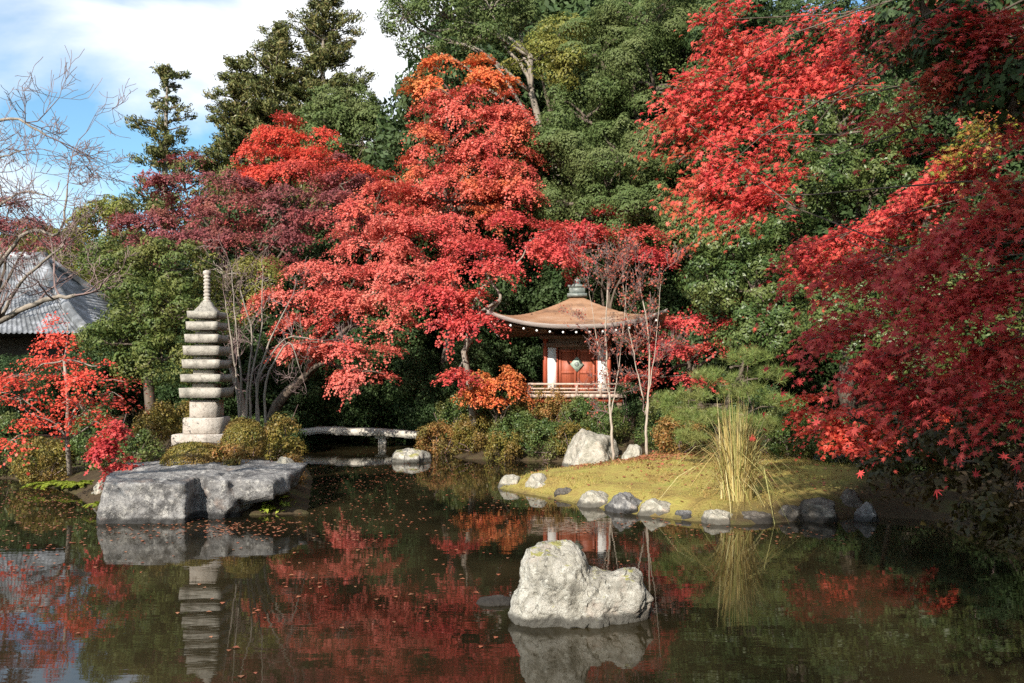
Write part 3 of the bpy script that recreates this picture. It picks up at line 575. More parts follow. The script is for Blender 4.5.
for side in range(4):
    ca, sa = [(1, 0), (0, 1), (-1, 0), (0, -1)][side]
    for i in range(13):
        u = -1+2*(i+.5)/13; u *= .97; z1 = roof_z(u, -1, EZ)-.16; z0 = 3.80
        x0, y0 = u*RH*.93, -HW*.9; x1, y1 = u*RH, -RH*.965
        R2 = lambda x, y: (SX+x*ca-y*sa, SY+x*sa+y*ca)
        q = MB(); q.tube([(*R2(x0, y0), z0+.02), (*R2(x1, y1), z1)], [.045, .045], 4); rf = sh.part('rafter', q, M['brown_wood'], False, roof)
        if side in (0, 3):
            e = nrm(np.array((*R2(x1, y1), z1))-np.array((*R2(x0, y0), z0))); p1 = np.array((*R2(x1, y1), z1)); q = MB(); q.tube([p1, p1+e*.03], [.035, .035], 5); sh.part('rafter_cap', q, M['plaster'], False, roof)
fn = MB(); fn.box((SX, SY, AZ+.03), (.62, .62, .10)); fn.box((SX, SY, AZ+.18), (.50, .50, .22)); fn.box((SX, SY, AZ+.315), (.58, .58, .06)); f_ = sh.part('roof_finial', fn, M['grey_metal'], False)
q = MB(); q.lathe((SX, SY, AZ+.345), [(.0, 0), (.16, 0), (.17, .04), (.08, .07), (.12, .12), (.10, .19), (.03, .24), (0, .28)], 14); sh.part('jewel', q, M['grey_metal'], True, f_)

sh.o.rotation_euler.z = RAD(-5)
# ------------------------------------------------------------------ slab bridge
bd = 30.; bz = CH-(428-YH)/F*bd
M['bridge_stone'] = rock_mat('bridge_stone', (.46, .43, .37), (.62, .58, .51), (.28, .26, .22), (.56, .54, .47), .6, None, .5)
br = T('stone_bridge', (P(372, 440, bd)[0], bd, 0), 'low slab bridge of two pale stones on a pier over the pond', 'bridge')
def slab(x0, x1, z0, z1, y0):
    n = 15; t = np.linspace(0, 1, n); v = []
    for tt in t:
        x = x0+(x1-x0)*tt; z = z0+(z1-z0)*tt+.05*math.sin(tt*math.pi)
        v += [(x, y0-.45, z), (x, y0+.45, z), (x, y0+.45, z-.22), (x, y0-.45, z-.22)]
    v = np.array(v)+rng.normal(size=(4*n, 3))*.012; f = []
    for i in range(n-1):
        for j in range(4): k_ = (j+1) % 4; f.append((i*4+j, i*4+k_, i*4+4+k_, i*4+4+j))
    q = MB(); q.add(v, f+[(0, 3, 2, 1), (4*n-4, 4*n-3, 4*n-2, 4*n-1)]); return q
br.part('slab', slab(P(338, 0, bd)[0], P(426, 0, bd)[0], bz, bz-.16, bd), M['bridge_stone'])
br.part('slab', slab(P(298, 0, bd)[0], P(346, 0, bd)[0]-.12, bz-.06, bz-.03, bd+.55), M['bridge_stone'])
px_ = P(383, 0, bd)[0]; q = MB(); q.box((px_, bd, (bz-.24-.6)/2+.03), (.26, .5, bz-.24+.6)); br.part('pier', q, M['bridge_stone'])
q = MB(); q.box((px_, bd, bz-.29), (.48, .6, .10)); br.part('pier_cap', q, M['bridge_stone'])

# ------------------------------------------------------------------ tiled building at the left
M['tile'] = solid('grey_tile', [(.30, (.05, .05, .05)), (.48, (.14, .145, .15)), (.70, (.36, .37, .40))], 1.7, .42, .4, 14, spec=.6)
M['dark_wall'] = solid('dark_timber_wall', [(.3, (.05, .04, .032)), (.7, (.11, .09, .07))], 5, .8, .3, 20)
bu = T('temple_hall', (-24, 37, .4), 'temple hall with a grey tiled hipped roof at the far left', 'building')
q = MB(); q.box((-24.6, 37, 2.1), (15.0, 7.5, 3.8)); bu.part('wall', q, M['dark_wall'])
def hip(x0, x1, y0, y1, z0, z1, rx0, rx1, sag=.35):
    ym = (y0+y1)/2; q = MB()
    def patch(e0, e1, r0, r1, rows=26):
        e0, e1, r0, r1 = map(np.array, (e0, e1, r0, r1)); w = np.linalg.norm(e1-e0); nu = int(w/.20)*6+1
        u = np.linspace(0, 1, nu)[:, None, None]; t = np.linspace(0, 1, rows*2)[None, :, None]
        a = e0+(e1-e0)*u; c_ = r0+(r1-r0)*u; v = a+(c_-a)*t; v = np.broadcast_to(v, (nu, rows*2, 3)).copy()
        v[..., 2] -= sag*np.sin(t[..., 0]*math.pi)*(1); ph = np.linspace(0, 1, nu)*w/.20*2*math.pi
        v[..., 2] += (.04*np.maximum(np.cos(ph), -.25))[:, None]; v[..., 2] += .035*((np.arange(rows*2) % 2) == 0)[None]
        q.grid(v.reshape(-1, 3), nu, rows*2)
    patch((x0, y0, z0), (x1, y0, z0), (rx0, ym, z1), (rx1, ym, z1)); patch((x1, y0, z0), (x1, y1, z0), (rx1, ym, z1), (rx1, ym+.01, z1)); patch((x1, y1, z0), (x0, y1, z0), (rx1, ym, z1), (rx0, ym, z1)); patch((x0, y1, z0), (x0, y0, z0), (rx0, ym, z1), (rx0, ym-.01, z1))
    rg = MB()
    for a, c_ in (((rx0-.2, ym, z1+.1), (rx1+.2, ym, z1+.1)), ((rx1, ym, z1+.1), (x1, y0, z0+.12)), ((rx1, ym, z1+.1), (x1, y1, z0+.12)), ((rx0, ym, z1+.1), (x0, y0, z0+.12))):
        p = bend(a, c_, 9, 0); p[:, 2] -= sag*np.sin(np.linspace(0, math.pi, 9))*(abs(a[2]-c_[2]) > .5); rg.tube(p, .2, 8)
    return q, rg
q, rg = hip(-33.5, -15.7, 31.5, 42.5, 4.0, 7.55, -29, -20.4); rf = bu.part('roof', q, M['tile'], True); bu.part('roof_ridge', rg, M['tile'], True, rf)

# ------------------------------------------------------------------ trees behind the pond
def A(*v): return np.array(v, float)
woody('maple_tree', 'tall layered red maple rising in the middle of the hillside', 'maple tree', base_at(440, 32), P(450, 215, 31.5),
      [(460, 105, 32, 40, 26), (500, 125, 32, 42, 32), (425, 150, 31.5, 32, 32), (480, 165, 31, 55, 30), (524, 150, 32, 24, 45), (400, 190, 30.5, 38, 24), (450, 200, 30, 60, 30), (505, 200, 30, 42, 32), (375, 215, 29.5, 42, 22)], 'red', 'maple', r=.22)
woody('maple_tree', 'wide coral-red maple spreading low over the water left of centre', 'maple tree', base_at(262, 29), P(330, 345, 28),
      [(430, 235, 28, 58, 26), (375, 250, 27.5, 52, 24), (330, 282, 26.5, 48, 20), (293, 305, 26, 32, 22), (355, 305, 26, 55, 22), (415, 280, 27, 50, 22), (330, 345, 25.5, 46, 18), (300, 345, 25.5, 26, 20), (365, 372, 25.3, 32, 17), (390, 335, 26, 30, 16)], 'coral', 'maple', r=.18)
tp = np.array([P(474, 425, 26), P(470, 385, 26), P(464, 352, 25.8), P(478, 325, 25.6), P(500, 300, 25.3)])
woody('maple_tree', 'leaning grey-trunked crimson maple reaching toward the shrine roof', 'maple tree', base_at(474, 26), tp[-1],
      [(480, 262, 26, 55, 18), (530, 240, 27, 45, 18), (440, 305, 25.3, 38, 20), (480, 315, 25.2, 26, 14), (455, 375, 25, 22, 10)], 'crimson', 'maple', bark='grey_bark', r=.10, path=tp)
woody('maple_tree', 'crimson maple whose flat sprays show above the shrine roof', 'maple tree', base_at(612, 31), P(610, 265, 30), [(575, 240, 29, 30, 14), (605, 232, 29.5, 36, 13), (638, 250, 29, 28, 14), (560, 262, 28.6, 22, 9)], 'crimson', 'maple', r=.1)
woody('maple_tree', 'broad dull maroon maple in front of the conifers', 'maple tree', base_at(215, 33), P(225, 270, 32),
      [(140, 225, 31, 40, 20), (185, 190, 32, 42, 30), (230, 200, 32, 45, 32), (285, 215, 31, 48, 26), (330, 215, 31, 40, 30), (200, 235, 30.5, 60, 20), (270, 245, 30, 52, 18), (340, 185, 32, 35, 25)], 'maroon', 'maple', r=.2)
woody('maple_tree', 'vivid scarlet maple showing above the maroon one', 'maple tree', base_at(300, 36), P(300, 215, 35.5),
      [(275, 140, 35, 26, 22), (265, 165, 34.5, 26, 22), (315, 150, 35, 34, 24), (295, 172, 34, 40, 24), (345, 172, 34, 28, 20), (283, 118, 35.3, 12, 11)], 'scarlet', 'maple', r=.16)
woody('maple_tree', 'red maple with bright flat sprays right of the shrine', 'maple tree', base_at(700, 26.5), P(690, 350, 26),
      [(650, 325, 25.5, 34, 16), (690, 318, 26, 40, 15), (730, 312, 26, 20, 10), (655, 355, 24.8, 30, 14), (700, 350, 25, 44, 14), (740, 340, 25, 26, 9), (690, 378, 24.5, 45, 11), (645, 385, 24.6, 20, 10)], 'crimson', 'maple', r=.12, pad=.6)
woody('maple_tree', 'small orange-leaved maple high above the red one', 'maple tree', base_at(450, 35), P(450, 110, 33.5),
      [(438, 68, 33, 18, 12), (478, 74, 33, 26, 10), (420, 78, 33.5, 12, 8), (505, 80, 32.5, 20, 8)], 'orange', 'maple', r=.1, leaf=.09)
woody('evergreen_tree', 'largest billowing dark green evergreen above the shrine', 'evergreen tree', base_at(630, 35), P(625, 230, 34),
      [(600, 60, 34, 38, 42), (650, 25, 34, 48, 38), (655, 90, 33, 50, 45), (585, 120, 33, 40, 38), (560, 165, 32, 36, 32), (620, 165, 31.5, 50, 42), (675, 165, 31.5, 42, 42), (565, 205, 31, 34, 26), (625, 220, 30.5, 48, 28), (680, 230, 30.5, 36, 32), (700, 40, 34, 34, 40)], 'green', 'broad', r=.4, leaf=.095, dens=250, clump=.72)
woody('broadleaf_tree', 'golden-green tree wedged against the big evergreen, high up', 'broadleaf tree', base_at(548, 36), P(550, 120, 34.5), [(558, 38, 34.5, 26, 20), (538, 62, 34, 28, 18), (565, 68, 33.5, 20, 20)], 'yellow_green', 'broad', r=.2, leaf=.11, dens=150, sp=.7, clump=.5)
fork = P(530, 55, 36)
woody('broadleaf_tree', 'open-crowned tall tree with bare limbs against the clouds', 'broadleaf tree', base_at(545, 38), fork,
      [(405, 18, 35, 22, 18), (445, 18, 35.5, 36, 18), (490, 10, 36, 36, 20), (425, 48, 35, 18, 10), (470, 45, 35.5, 36, 12), (520, 30, 36.5, 26, 26), (395, 0, 35, 16, 14)], 'green', 'broad', bark='grey_bark', r=.19, leaf=.12, dens=110, sp=.85, clump=.5, fill=.08)
woody('evergreen_tree', 'rounded dusty green tree between conifers and red maple', 'evergreen tree', base_at(355, 41), P(355, 200, 41), [(345, 118, 41, 36, 28), (365, 145, 40, 34, 30), (330, 140, 40, 28, 28), (385, 165, 40, 18, 22)], 'green', 'broad', r=.25, leaf=.13, dens=130, sp=.85, clump=.6)
woody('evergreen_tree', 'slim grey-green tree in the gap below the clouds', 'evergreen tree', base_at(416, 44), P(416, 170, 44), [(416, 100, 44, 13, 20), (418, 130, 44, 16, 24)], 'green', 'broad', r=.16, leaf=.13, dens=100, sp=.9, clump=.5)
woody('maple_tree', 'brownish maroon maple behind the bare limbs at far left', 'maple tree', base_at(-20, 32), P(0, 260, 32), [(20, 225, 32, 36, 18), (-20, 230, 32, 36, 20), (45, 245, 31.5, 24, 10), (10, 205, 32, 20, 10)], 'maroon', 'maple', r=.12, dens=200, fill=.12)
woody('bamboo_grove', 'yellow-green feathery bamboo between the tiled roof and maroon maple', 'bamboo', base_at(100, 44), P(100, 250, 44), [(95, 222, 44, 22, 14), (75, 232, 43, 18, 12), (112, 215, 45, 16, 12), (60, 240, 43, 14, 10)], 'yellow_green', 'broad', r=.12, leaf=.15, dens=120, clump=.55)
# right-hand evergreens
woody('evergreen_tree', 'glossy green tree lit in a patch among red sprays at right', 'evergreen tree', base_at(855, 25), P(850, 230, 25), [(840, 135, 24.5, 46, 40), (885, 130, 25, 40, 42), (820, 180, 24, 38, 34), (870, 195, 24, 46, 34)], 'camellia', 'broad', r=.2, leaf=.10, dens=190, sp=.62, clump=.42)
woody('evergreen_tree', 'dense mid-green tree between the shrine roof and right maple', 'evergreen tree', base_at(745, 27), P(745, 320, 26.5), [(730, 245, 26, 42, 34), (780, 250, 26, 36, 40), (710, 285, 25.5, 30, 26), (755, 295, 25, 44, 32), (790, 310, 24.5, 34, 32), (765, 340, 24, 40, 24)], 'camellia', 'broad', r=.18, leaf=.10, dens=190, sp=.62, clump=.42)
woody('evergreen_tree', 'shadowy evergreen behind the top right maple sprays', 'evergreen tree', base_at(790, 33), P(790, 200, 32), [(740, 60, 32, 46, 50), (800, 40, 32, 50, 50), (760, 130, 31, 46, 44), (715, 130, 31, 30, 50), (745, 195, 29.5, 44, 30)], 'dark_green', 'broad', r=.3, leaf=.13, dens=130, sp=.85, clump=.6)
woody('evergreen_tree', 'evergreen filling the upper right corner, shade put into its dark leaf colour', 'evergreen tree', base_at(940, 30), P(940, 180, 29), [(880, 40, 30, 60, 55), (960, 50, 29, 60, 60), (1020, 90, 28, 50, 70), (940, 130, 28, 55, 50), (1000, 190, 26, 60, 60)], 'dark_green', 'broad', r=.32, leaf=.13, dens=120, sp=.9, clump=.62)  # sunlit here; the darker leaf colour stands in for missing shade
woody('evergreen_tree', 'dark leafy tree on the bank behind the hanging red boughs', 'evergreen tree', base_at(900, 21), P(900, 340, 21), [(880, 280, 21.5, 60, 40), (940, 300, 21, 60, 50), (850, 330, 20.5, 46, 36), (910, 360, 20, 56, 40), (1000, 330, 20, 60, 60)], 'camellia', 'broad', r=.18, leaf=.10, dens=170, sp=.65, clump=.45)
woody('evergreen_tree', 'green broadleaf tree left of the pagoda under the maroon maple', 'evergreen tree', base_at(150, 25), P(150, 340, 25), [(125, 265, 25, 36, 22), (165, 270, 25, 36, 26), (135, 310, 24, 42, 28), (175, 320, 24, 34, 34), (120, 345, 23.5, 30, 22), (160, 362, 23.5, 36, 22)], 'mid_green', 'broad', r=.16, leaf=.085, dens=260, clump=.40)
woody('evergreen_tree', 'thin yellowish tree right behind the pagoda spire', 'evergreen tree', base_at(240, 27), P(238, 330, 27), [(225, 275, 27, 26, 20), (255, 285, 27, 26, 24), (240, 315, 26.5, 32, 22), (215, 300, 26.5, 18, 22)], 'yellow_green', 'broad', bark='grey_bark', r=.12, leaf=.075, dens=120, sp=.7, clump=.4, fill=.1)
# conifers
def cypress(label, px, ytop, ybot, d, wpx, seed):
    b0 = base_at(px, d); top = P(px, ytop, d); t = T('cypress_tree', b0, label, 'conifer', 'tall conifers on the skyline'); tr = MB(); br_ = MB(); cr = MB()
    lean = rng.normal()*.25; pts = np.array([b0+(top-b0)*k_+A(lean*k_*(1-k_)*2, 0, 0) for k_ in np.linspace(0, 1, 10)]); tr.tube(pts, np.linspace(.38, .04, 10), 8)
    zb = P(px, ybot, d)[2]; H_ = top[2]-zb; R_ = wpx/F*d
    nl = int(H_/.5)
    for i in range(nl):
        f = (i+rng.uniform(0, 1))/nl; z = zb+H_*f; ln0 = R_*(1-f)**.62*(.78+.32*math.sin(i*1.3+seed))+.15
        for j in range(rng.integers(8, 12) if seed < 4 else rng.integers(3, 6)):
            a = rng.uniform(0, 2*math.pi); ln = ln0*rng.uniform(.45, 1.2); p0 = A(np.interp(z, pts[:, 2], pts[:, 0]), b0[1], z); p1 = p0+A(math.cos(a)*ln, math.sin(a)*ln, ln*rng.uniform(-.10, .45))
            br_.tube(bend(p0, p1, 5, .1), np.linspace(.06, .02, 5), 4); ax = nrm(p1-p0)
            for k_ in np.linspace(.3, 1, max(2, int(ln/.5))):
                if rng.uniform() < .2: continue
                c = p0+(p1-p0)*k_+rng.normal(size=3)*.16; r_ = rng.uniform(.32, .68)*(1.25-.6*f)*(.85 if seed == 4 else 1); m_ = int(r_*r_*480); v = nrm(rng.normal(size=(m_, 3))+A(0, 0, .2)); o_ = v*r_*rng.uniform(.3, 1.15, (m_, 1))*A(.75, .75, .6); o_ += ax*(rng.uniform(-.3, 1.1, (m_, 1))*r_)
                add_leaves(cr, c+o_, v+rng.normal(size=(m_, 3))*.5, .24, .30, u=nrm(v*.5+ax*.8+A(0, 0, .35)+rng.normal(size=(m_, 3))*.3))
    t.part('trunk', tr, M['grey_bark'], True); t.part('branches', br_, M['bark']); t.part('crown', cr, M['olive'])
cypress('tallest conifer, its tip touching the top of the picture', 325, -6, 270, 48, 84, 1)
cypress('conifer just left of the tallest one, shorter and as dense', 278, 30, 260, 47, 74, 2)
cypress('bushy low conifer at the left edge of the dense pair', 236, 66, 250, 46, 50, 3)
cypress('slender thin conifer standing apart at the left, with sky showing through', 168, 64, 260, 45, 46, 4)
# hillside filling trees, deep in shade
dark = woody('evergreen_tree', 'deep green tree in the dark wood behind the maples', 'evergreen tree', A(0, 0, 0), A(0, 0, 3.2), [], 'dark_green', 'broad', r=.22)
for ch in list(dark.o.children): bpy.data.objects.remove(ch)
cr = MB(); tr = MB(); tr.tube(bend(A(0, 0, -.6), A(0, 0, 5), 7, .05), np.linspace(.25, .1, 7), 8)
for c, r_ in ((A(0, 0, 3.6), A(2, 2, 1.6)), (A(.9, -.6, 2.4), A(1.8, 1.6, 1.3)), (A(-1, -.4, 2.6), A(1.7, 1.6, 1.4)), (A(.1, .2, 5), A(1.3, 1.3, 1.2)), (A(0, -.5, 1.4), A(2, 1.5, .9))):
    cs, ns = shell(c, r_, .8, 1., .6, .6)
    for q_, n0 in zip(cs, ns):
        R_ = .55*rng.uniform(.7, 1.25); k = int(R_*R_*600); v = nrm(rng.normal(size=(k, 3))+n0*.6); add_leaves(cr, q_+v*R_*rng.uniform(.5, 1, (k, 1)), v+rng.normal(size=(k, 3))*.5, .15, .5)
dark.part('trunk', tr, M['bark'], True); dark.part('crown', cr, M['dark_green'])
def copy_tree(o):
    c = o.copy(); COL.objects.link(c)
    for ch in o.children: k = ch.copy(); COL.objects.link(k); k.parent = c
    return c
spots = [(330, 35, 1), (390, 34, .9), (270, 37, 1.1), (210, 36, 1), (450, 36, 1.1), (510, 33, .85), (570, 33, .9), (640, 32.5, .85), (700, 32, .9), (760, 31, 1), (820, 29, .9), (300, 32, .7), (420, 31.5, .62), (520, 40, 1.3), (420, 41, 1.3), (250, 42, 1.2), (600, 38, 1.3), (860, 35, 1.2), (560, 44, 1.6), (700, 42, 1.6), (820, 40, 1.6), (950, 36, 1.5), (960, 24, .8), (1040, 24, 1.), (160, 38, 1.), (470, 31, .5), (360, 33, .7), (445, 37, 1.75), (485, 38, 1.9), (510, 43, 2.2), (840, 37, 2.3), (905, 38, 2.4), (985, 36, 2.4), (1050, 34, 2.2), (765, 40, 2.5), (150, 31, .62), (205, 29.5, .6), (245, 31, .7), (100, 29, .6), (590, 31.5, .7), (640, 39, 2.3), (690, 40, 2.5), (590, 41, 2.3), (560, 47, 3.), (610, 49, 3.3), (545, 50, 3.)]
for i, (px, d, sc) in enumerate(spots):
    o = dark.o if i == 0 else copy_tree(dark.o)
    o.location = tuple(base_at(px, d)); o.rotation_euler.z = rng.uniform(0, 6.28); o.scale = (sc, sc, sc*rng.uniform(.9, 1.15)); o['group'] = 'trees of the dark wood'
for x_, y_, sc in ((13, 4, 2.3), (15.5, 8.5, 2.6), (12.5, -3, 2.2), (16, 13, 2.5), (14, -9, 2.3), (17, 18, 2.4), (19, 2, 2.8)):  # out-of-view trees added to block sky light and darken the right side
    o = copy_tree(dark.o); tag(o, 'unseen tall deep green tree added on the right bank to block sky light', 'evergreen tree', 'unseen trees added on the right bank'); o.location = (x_, y_, gz(x_, y_)); o.rotation_euler.z = rng.uniform(0, 6.28); o.scale = (sc, sc, sc)
# far hill trees at the left
hl = [('yellow-green rounded tree on the distant hill at far left', 'yellow_green'), ('olive tree with russet tinge on the distant hill', 'far_green')]
protos = []
for lab, m_ in hl:
    t = T('hill_tree', (0, 0, 0), lab, 'tree', 'trees on the distant hill'); q = MB(); q.tube([(0, 0, -1), (0, 0, 3)], [.3, .15], 6); t.part('trunk', q, M['bark']); q = MB()
    for _ in range(16):
        c = A(*rng.normal(size=3)*A(1.5, 1.5, 1.1))+A(0, 0, 4); v = nrm(rng.normal(size=(240, 3))+A(0, -.2, .5)); add_leaves(q, c+v*1.2*rng.uniform(.7, 1, (240, 1)), v+rng.normal(size=(240, 3))*.5, .34, .6)
    t.part('crown', q, M[m_]); protos.append(t)
used = [False, False]
for i in range(110):
    d = rng.uniform(60, 165); px = rng.uniform(-20, 165); x = (px-512)/F*d; k = int(rng.uniform() < .62) if d > 90 else int(rng.uniform() < .3)
    o = copy_tree(protos[k].o) if used[k] else protos[k].o; used[k] = True
    o.location = (x, d, gz(x, d)); o.rotation_euler.z = rng.uniform(0, 6); sc = rng.uniform(.8, 1.5); o.scale = (sc, sc, sc)

# ------------------------------------------------------------------ left foreground
tpl = np.array([P(70, 475, 17), P(67, 440, 17), P(68, 400, 17), P(64, 360, 17)])
woody('maple_tree', 'thin-trunked red maple with flat open layers at the far left', 'maple tree', base_at(70, 17), tpl[-1],
      [(30, 375, 17, 38, 8), (90, 385, 17, 36, 7), (0, 392, 16.6, 30, 8), (60, 365, 17.6, 34, 7), (112, 392, 17.2, 16, 5), (55, 345, 17.3, 30, 12), (20, 400, 16.6, 32, 10), (85, 410, 16.8, 34, 8), (45, 425, 16.5, 34, 8), (12, 440, 16, 26, 8), (65, 322, 17.5, 20, 12), (105, 365, 17.2, 18, 8), (100, 425, 17, 18, 6)], 'scarlet', 'maple', bark='grey_bark', r=.04, leaf=.052, dens=150, pad=.56, sp=.60, lay=.40, path=tpl, twigs=.8, fill=.03)
woody('maple_tree', 'small bright crimson maple sapling left of the grey slab', 'maple tree', base_at(112, 15.9), P(115, 455, 16), [(118, 432, 15.9, 12, 12), (108, 452, 15.8, 16, 12), (120, 470, 15.7, 14, 12), (100, 440, 15.9, 10, 8)], 'crimson', 'maple', bark='pale_bark', r=.025, leaf=.06, dens=330, pad=.26, sp=.22, lay=.16, fill=.5)
def bare(name, label, base, mains, bark, r0, twig_len, depth=4, cat='bare tree', nt=6, up=.25, spread=.7):
    t = T(name, base, label, cat); tr = MB(); tw = MB()
    def grow(p, d, ln, r, lev):
        n = 4; pts = [p]; dd = d
        for i in range(n): dd = nrm(dd+rng.normal(size=3)*.20+A(0, 0, up*.25)); pts.append(pts[-1]+dd*ln/n)
        tw.tube(np.array(pts), np.linspace(r, max(r*.55, .0035), n+1), 3)
        if lev > 0:
            for _ in range(rng.integers(2, 5)):
                k = rng.integers(1, n+1); grow(pts[k], nrm(dd+rng.normal(size=3)*spread), ln*rng.uniform(.5, .85), max(r*.55, .0035), lev-1)
    for i, path in enumerate(mains):
        path = np.array(path); n = len(path); tt = np.linspace(0, n-1, n*4); pp = np.stack([np.interp(tt, range(n), path[:, k]) for k in range(3)], -1)
        for _ in range(3): pp[1:-1] = (pp[:-2]+pp[1:-1]*2+pp[2:])/4
        pp[1:] += rng.normal(size=(n*4-1, 3))*.008
        rr = np.linspace(r0[i], r0[i]*.3, n*4); tr.tube(pp, rr, 7)
        for _ in range(nt):
            k = rng.integers(n, n*4); d = nrm(pp[min(k+1, n*4-1)]-pp[k-1]+rng.normal(size=3)*spread); grow(pp[k], d, twig_len*rng.uniform(.6, 1.1), rr[k]*.55, depth-1)
        grow(pp[-1], nrm(pp[-1]-pp[-3]), twig_len, rr[-1]*.9, depth)
    t.part('trunk', tr, M[bark], True); t.part('twigs', tw, M['twig']); return t
b0 = A(-8.6, 11.6, gz(-8.6, 11.6) if pond_sd(A(-8.6), A(11.6))[0] > 0 else -.3)
D_ = 11.5
bare('bare_tree', 'leafless pale-limbed tree reaching in from the far left', base_at(-130, 12.5), [
    [base_at(-130, 12.5), P(-110, 400, 12.3), P(-60, 345, 12), P(0, 322, 11.7), P(40, 300, 11.5), P(75, 295, 11.3)],
    [P(-60, 345, 12), P(0, 262, 11.8), P(30, 225, 11.7), P(62, 240, 11.5), P(68, 190, 11.4)],
    [P(0, 322, 11.7), P(20, 280, 11.5), P(60, 250, 11.4), P(68, 235, 11.3)],
    [P(-110, 400, 12.3), P(-80, 220, 12), P(-30, 130, 11.8), P(15, 115, 11.6), P(45, 135, 11.4)],
    [P(-60, 300, 12), P(-10, 210, 11.8), P(25, 190, 11.5), P(45, 195, 11.2)],
    [P(-80, 220, 12), P(-10, 160, 11.6), P(20, 150, 11.3)],
    [P(-110, 400, 12.3), P(-190, 250, 11), P(-260, 150, 9.5), P(-280, 90, 8.5)],
    [P(-150, 330, 11.8), P(-260, 280, 10), P(-330, 200, 8.8)]], 'grey_bark', [.08, .036, .028, .04, .026, .024, .06, .05], .68, 4, nt=5)
bare('bare_shrub', 'leafless grey multi-stemmed shrub right behind the pagoda', base_at(255, 20), [
    [base_at(x0, 20), P(x0+rng.normal()*4, 380, 20), P(x1, 335, 20), P(x2, y2, 20)] for x0, x1, x2, y2 in ((238, 236, 232, 270), (246, 254, 240, 290), (252, 262, 262, 280), (258, 272, 290, 300), (262, 285, 318, 340), (242, 230, 225, 300), (268, 290, 300, 370))],
    'grey_bark', [.035]*7, .6, 3, 'bare shrub', 5)
for px, lab, d in ((613, 'thin pale sapling with sparse russet leaves in front of the shrine door edge', 22.3), (647, 'thin pale sapling with sparse russet leaves right of the shrine', 22.)):
    x = px; t = bare('sapling', lab, base_at(px, d), [[base_at(px, d), P(px-1, 430, d), P(px-4 if px < 630 else px+2, 395, d), P(px-8 if px < 630 else px+3, 340, d), P(px-6, 290, d)], [P(px-2, 415, d), P(px+3, 385, d), P(px+9, 345, d), P(px+14, 280, d)], [P(px-3, 400, d), P(px-10, 370, d), P(px-18, 330, d), P(px-24, 285, d)]], 'pale_bark', [.042, .018, .018], .62, 4, 'tree', 6, .5, .5)
    tw_ = [o for o in t.o.children if o.name.startswith('twigs')][0]; vv = np.zeros(len(tw_.data.vertices)*3); tw_.data.vertices.foreach_get('co', vv); vv = vv.reshape(-1, 3)+t.loc
    q = MB(); k = 1300; p = vv[rng.integers(0, len(vv), k)]+rng.normal(size=(k, 3))*.05; add_leaves(q, p, rng.normal(size=(k, 3)), .062, .7); t.part('leaves', q, M['sparse_red'])

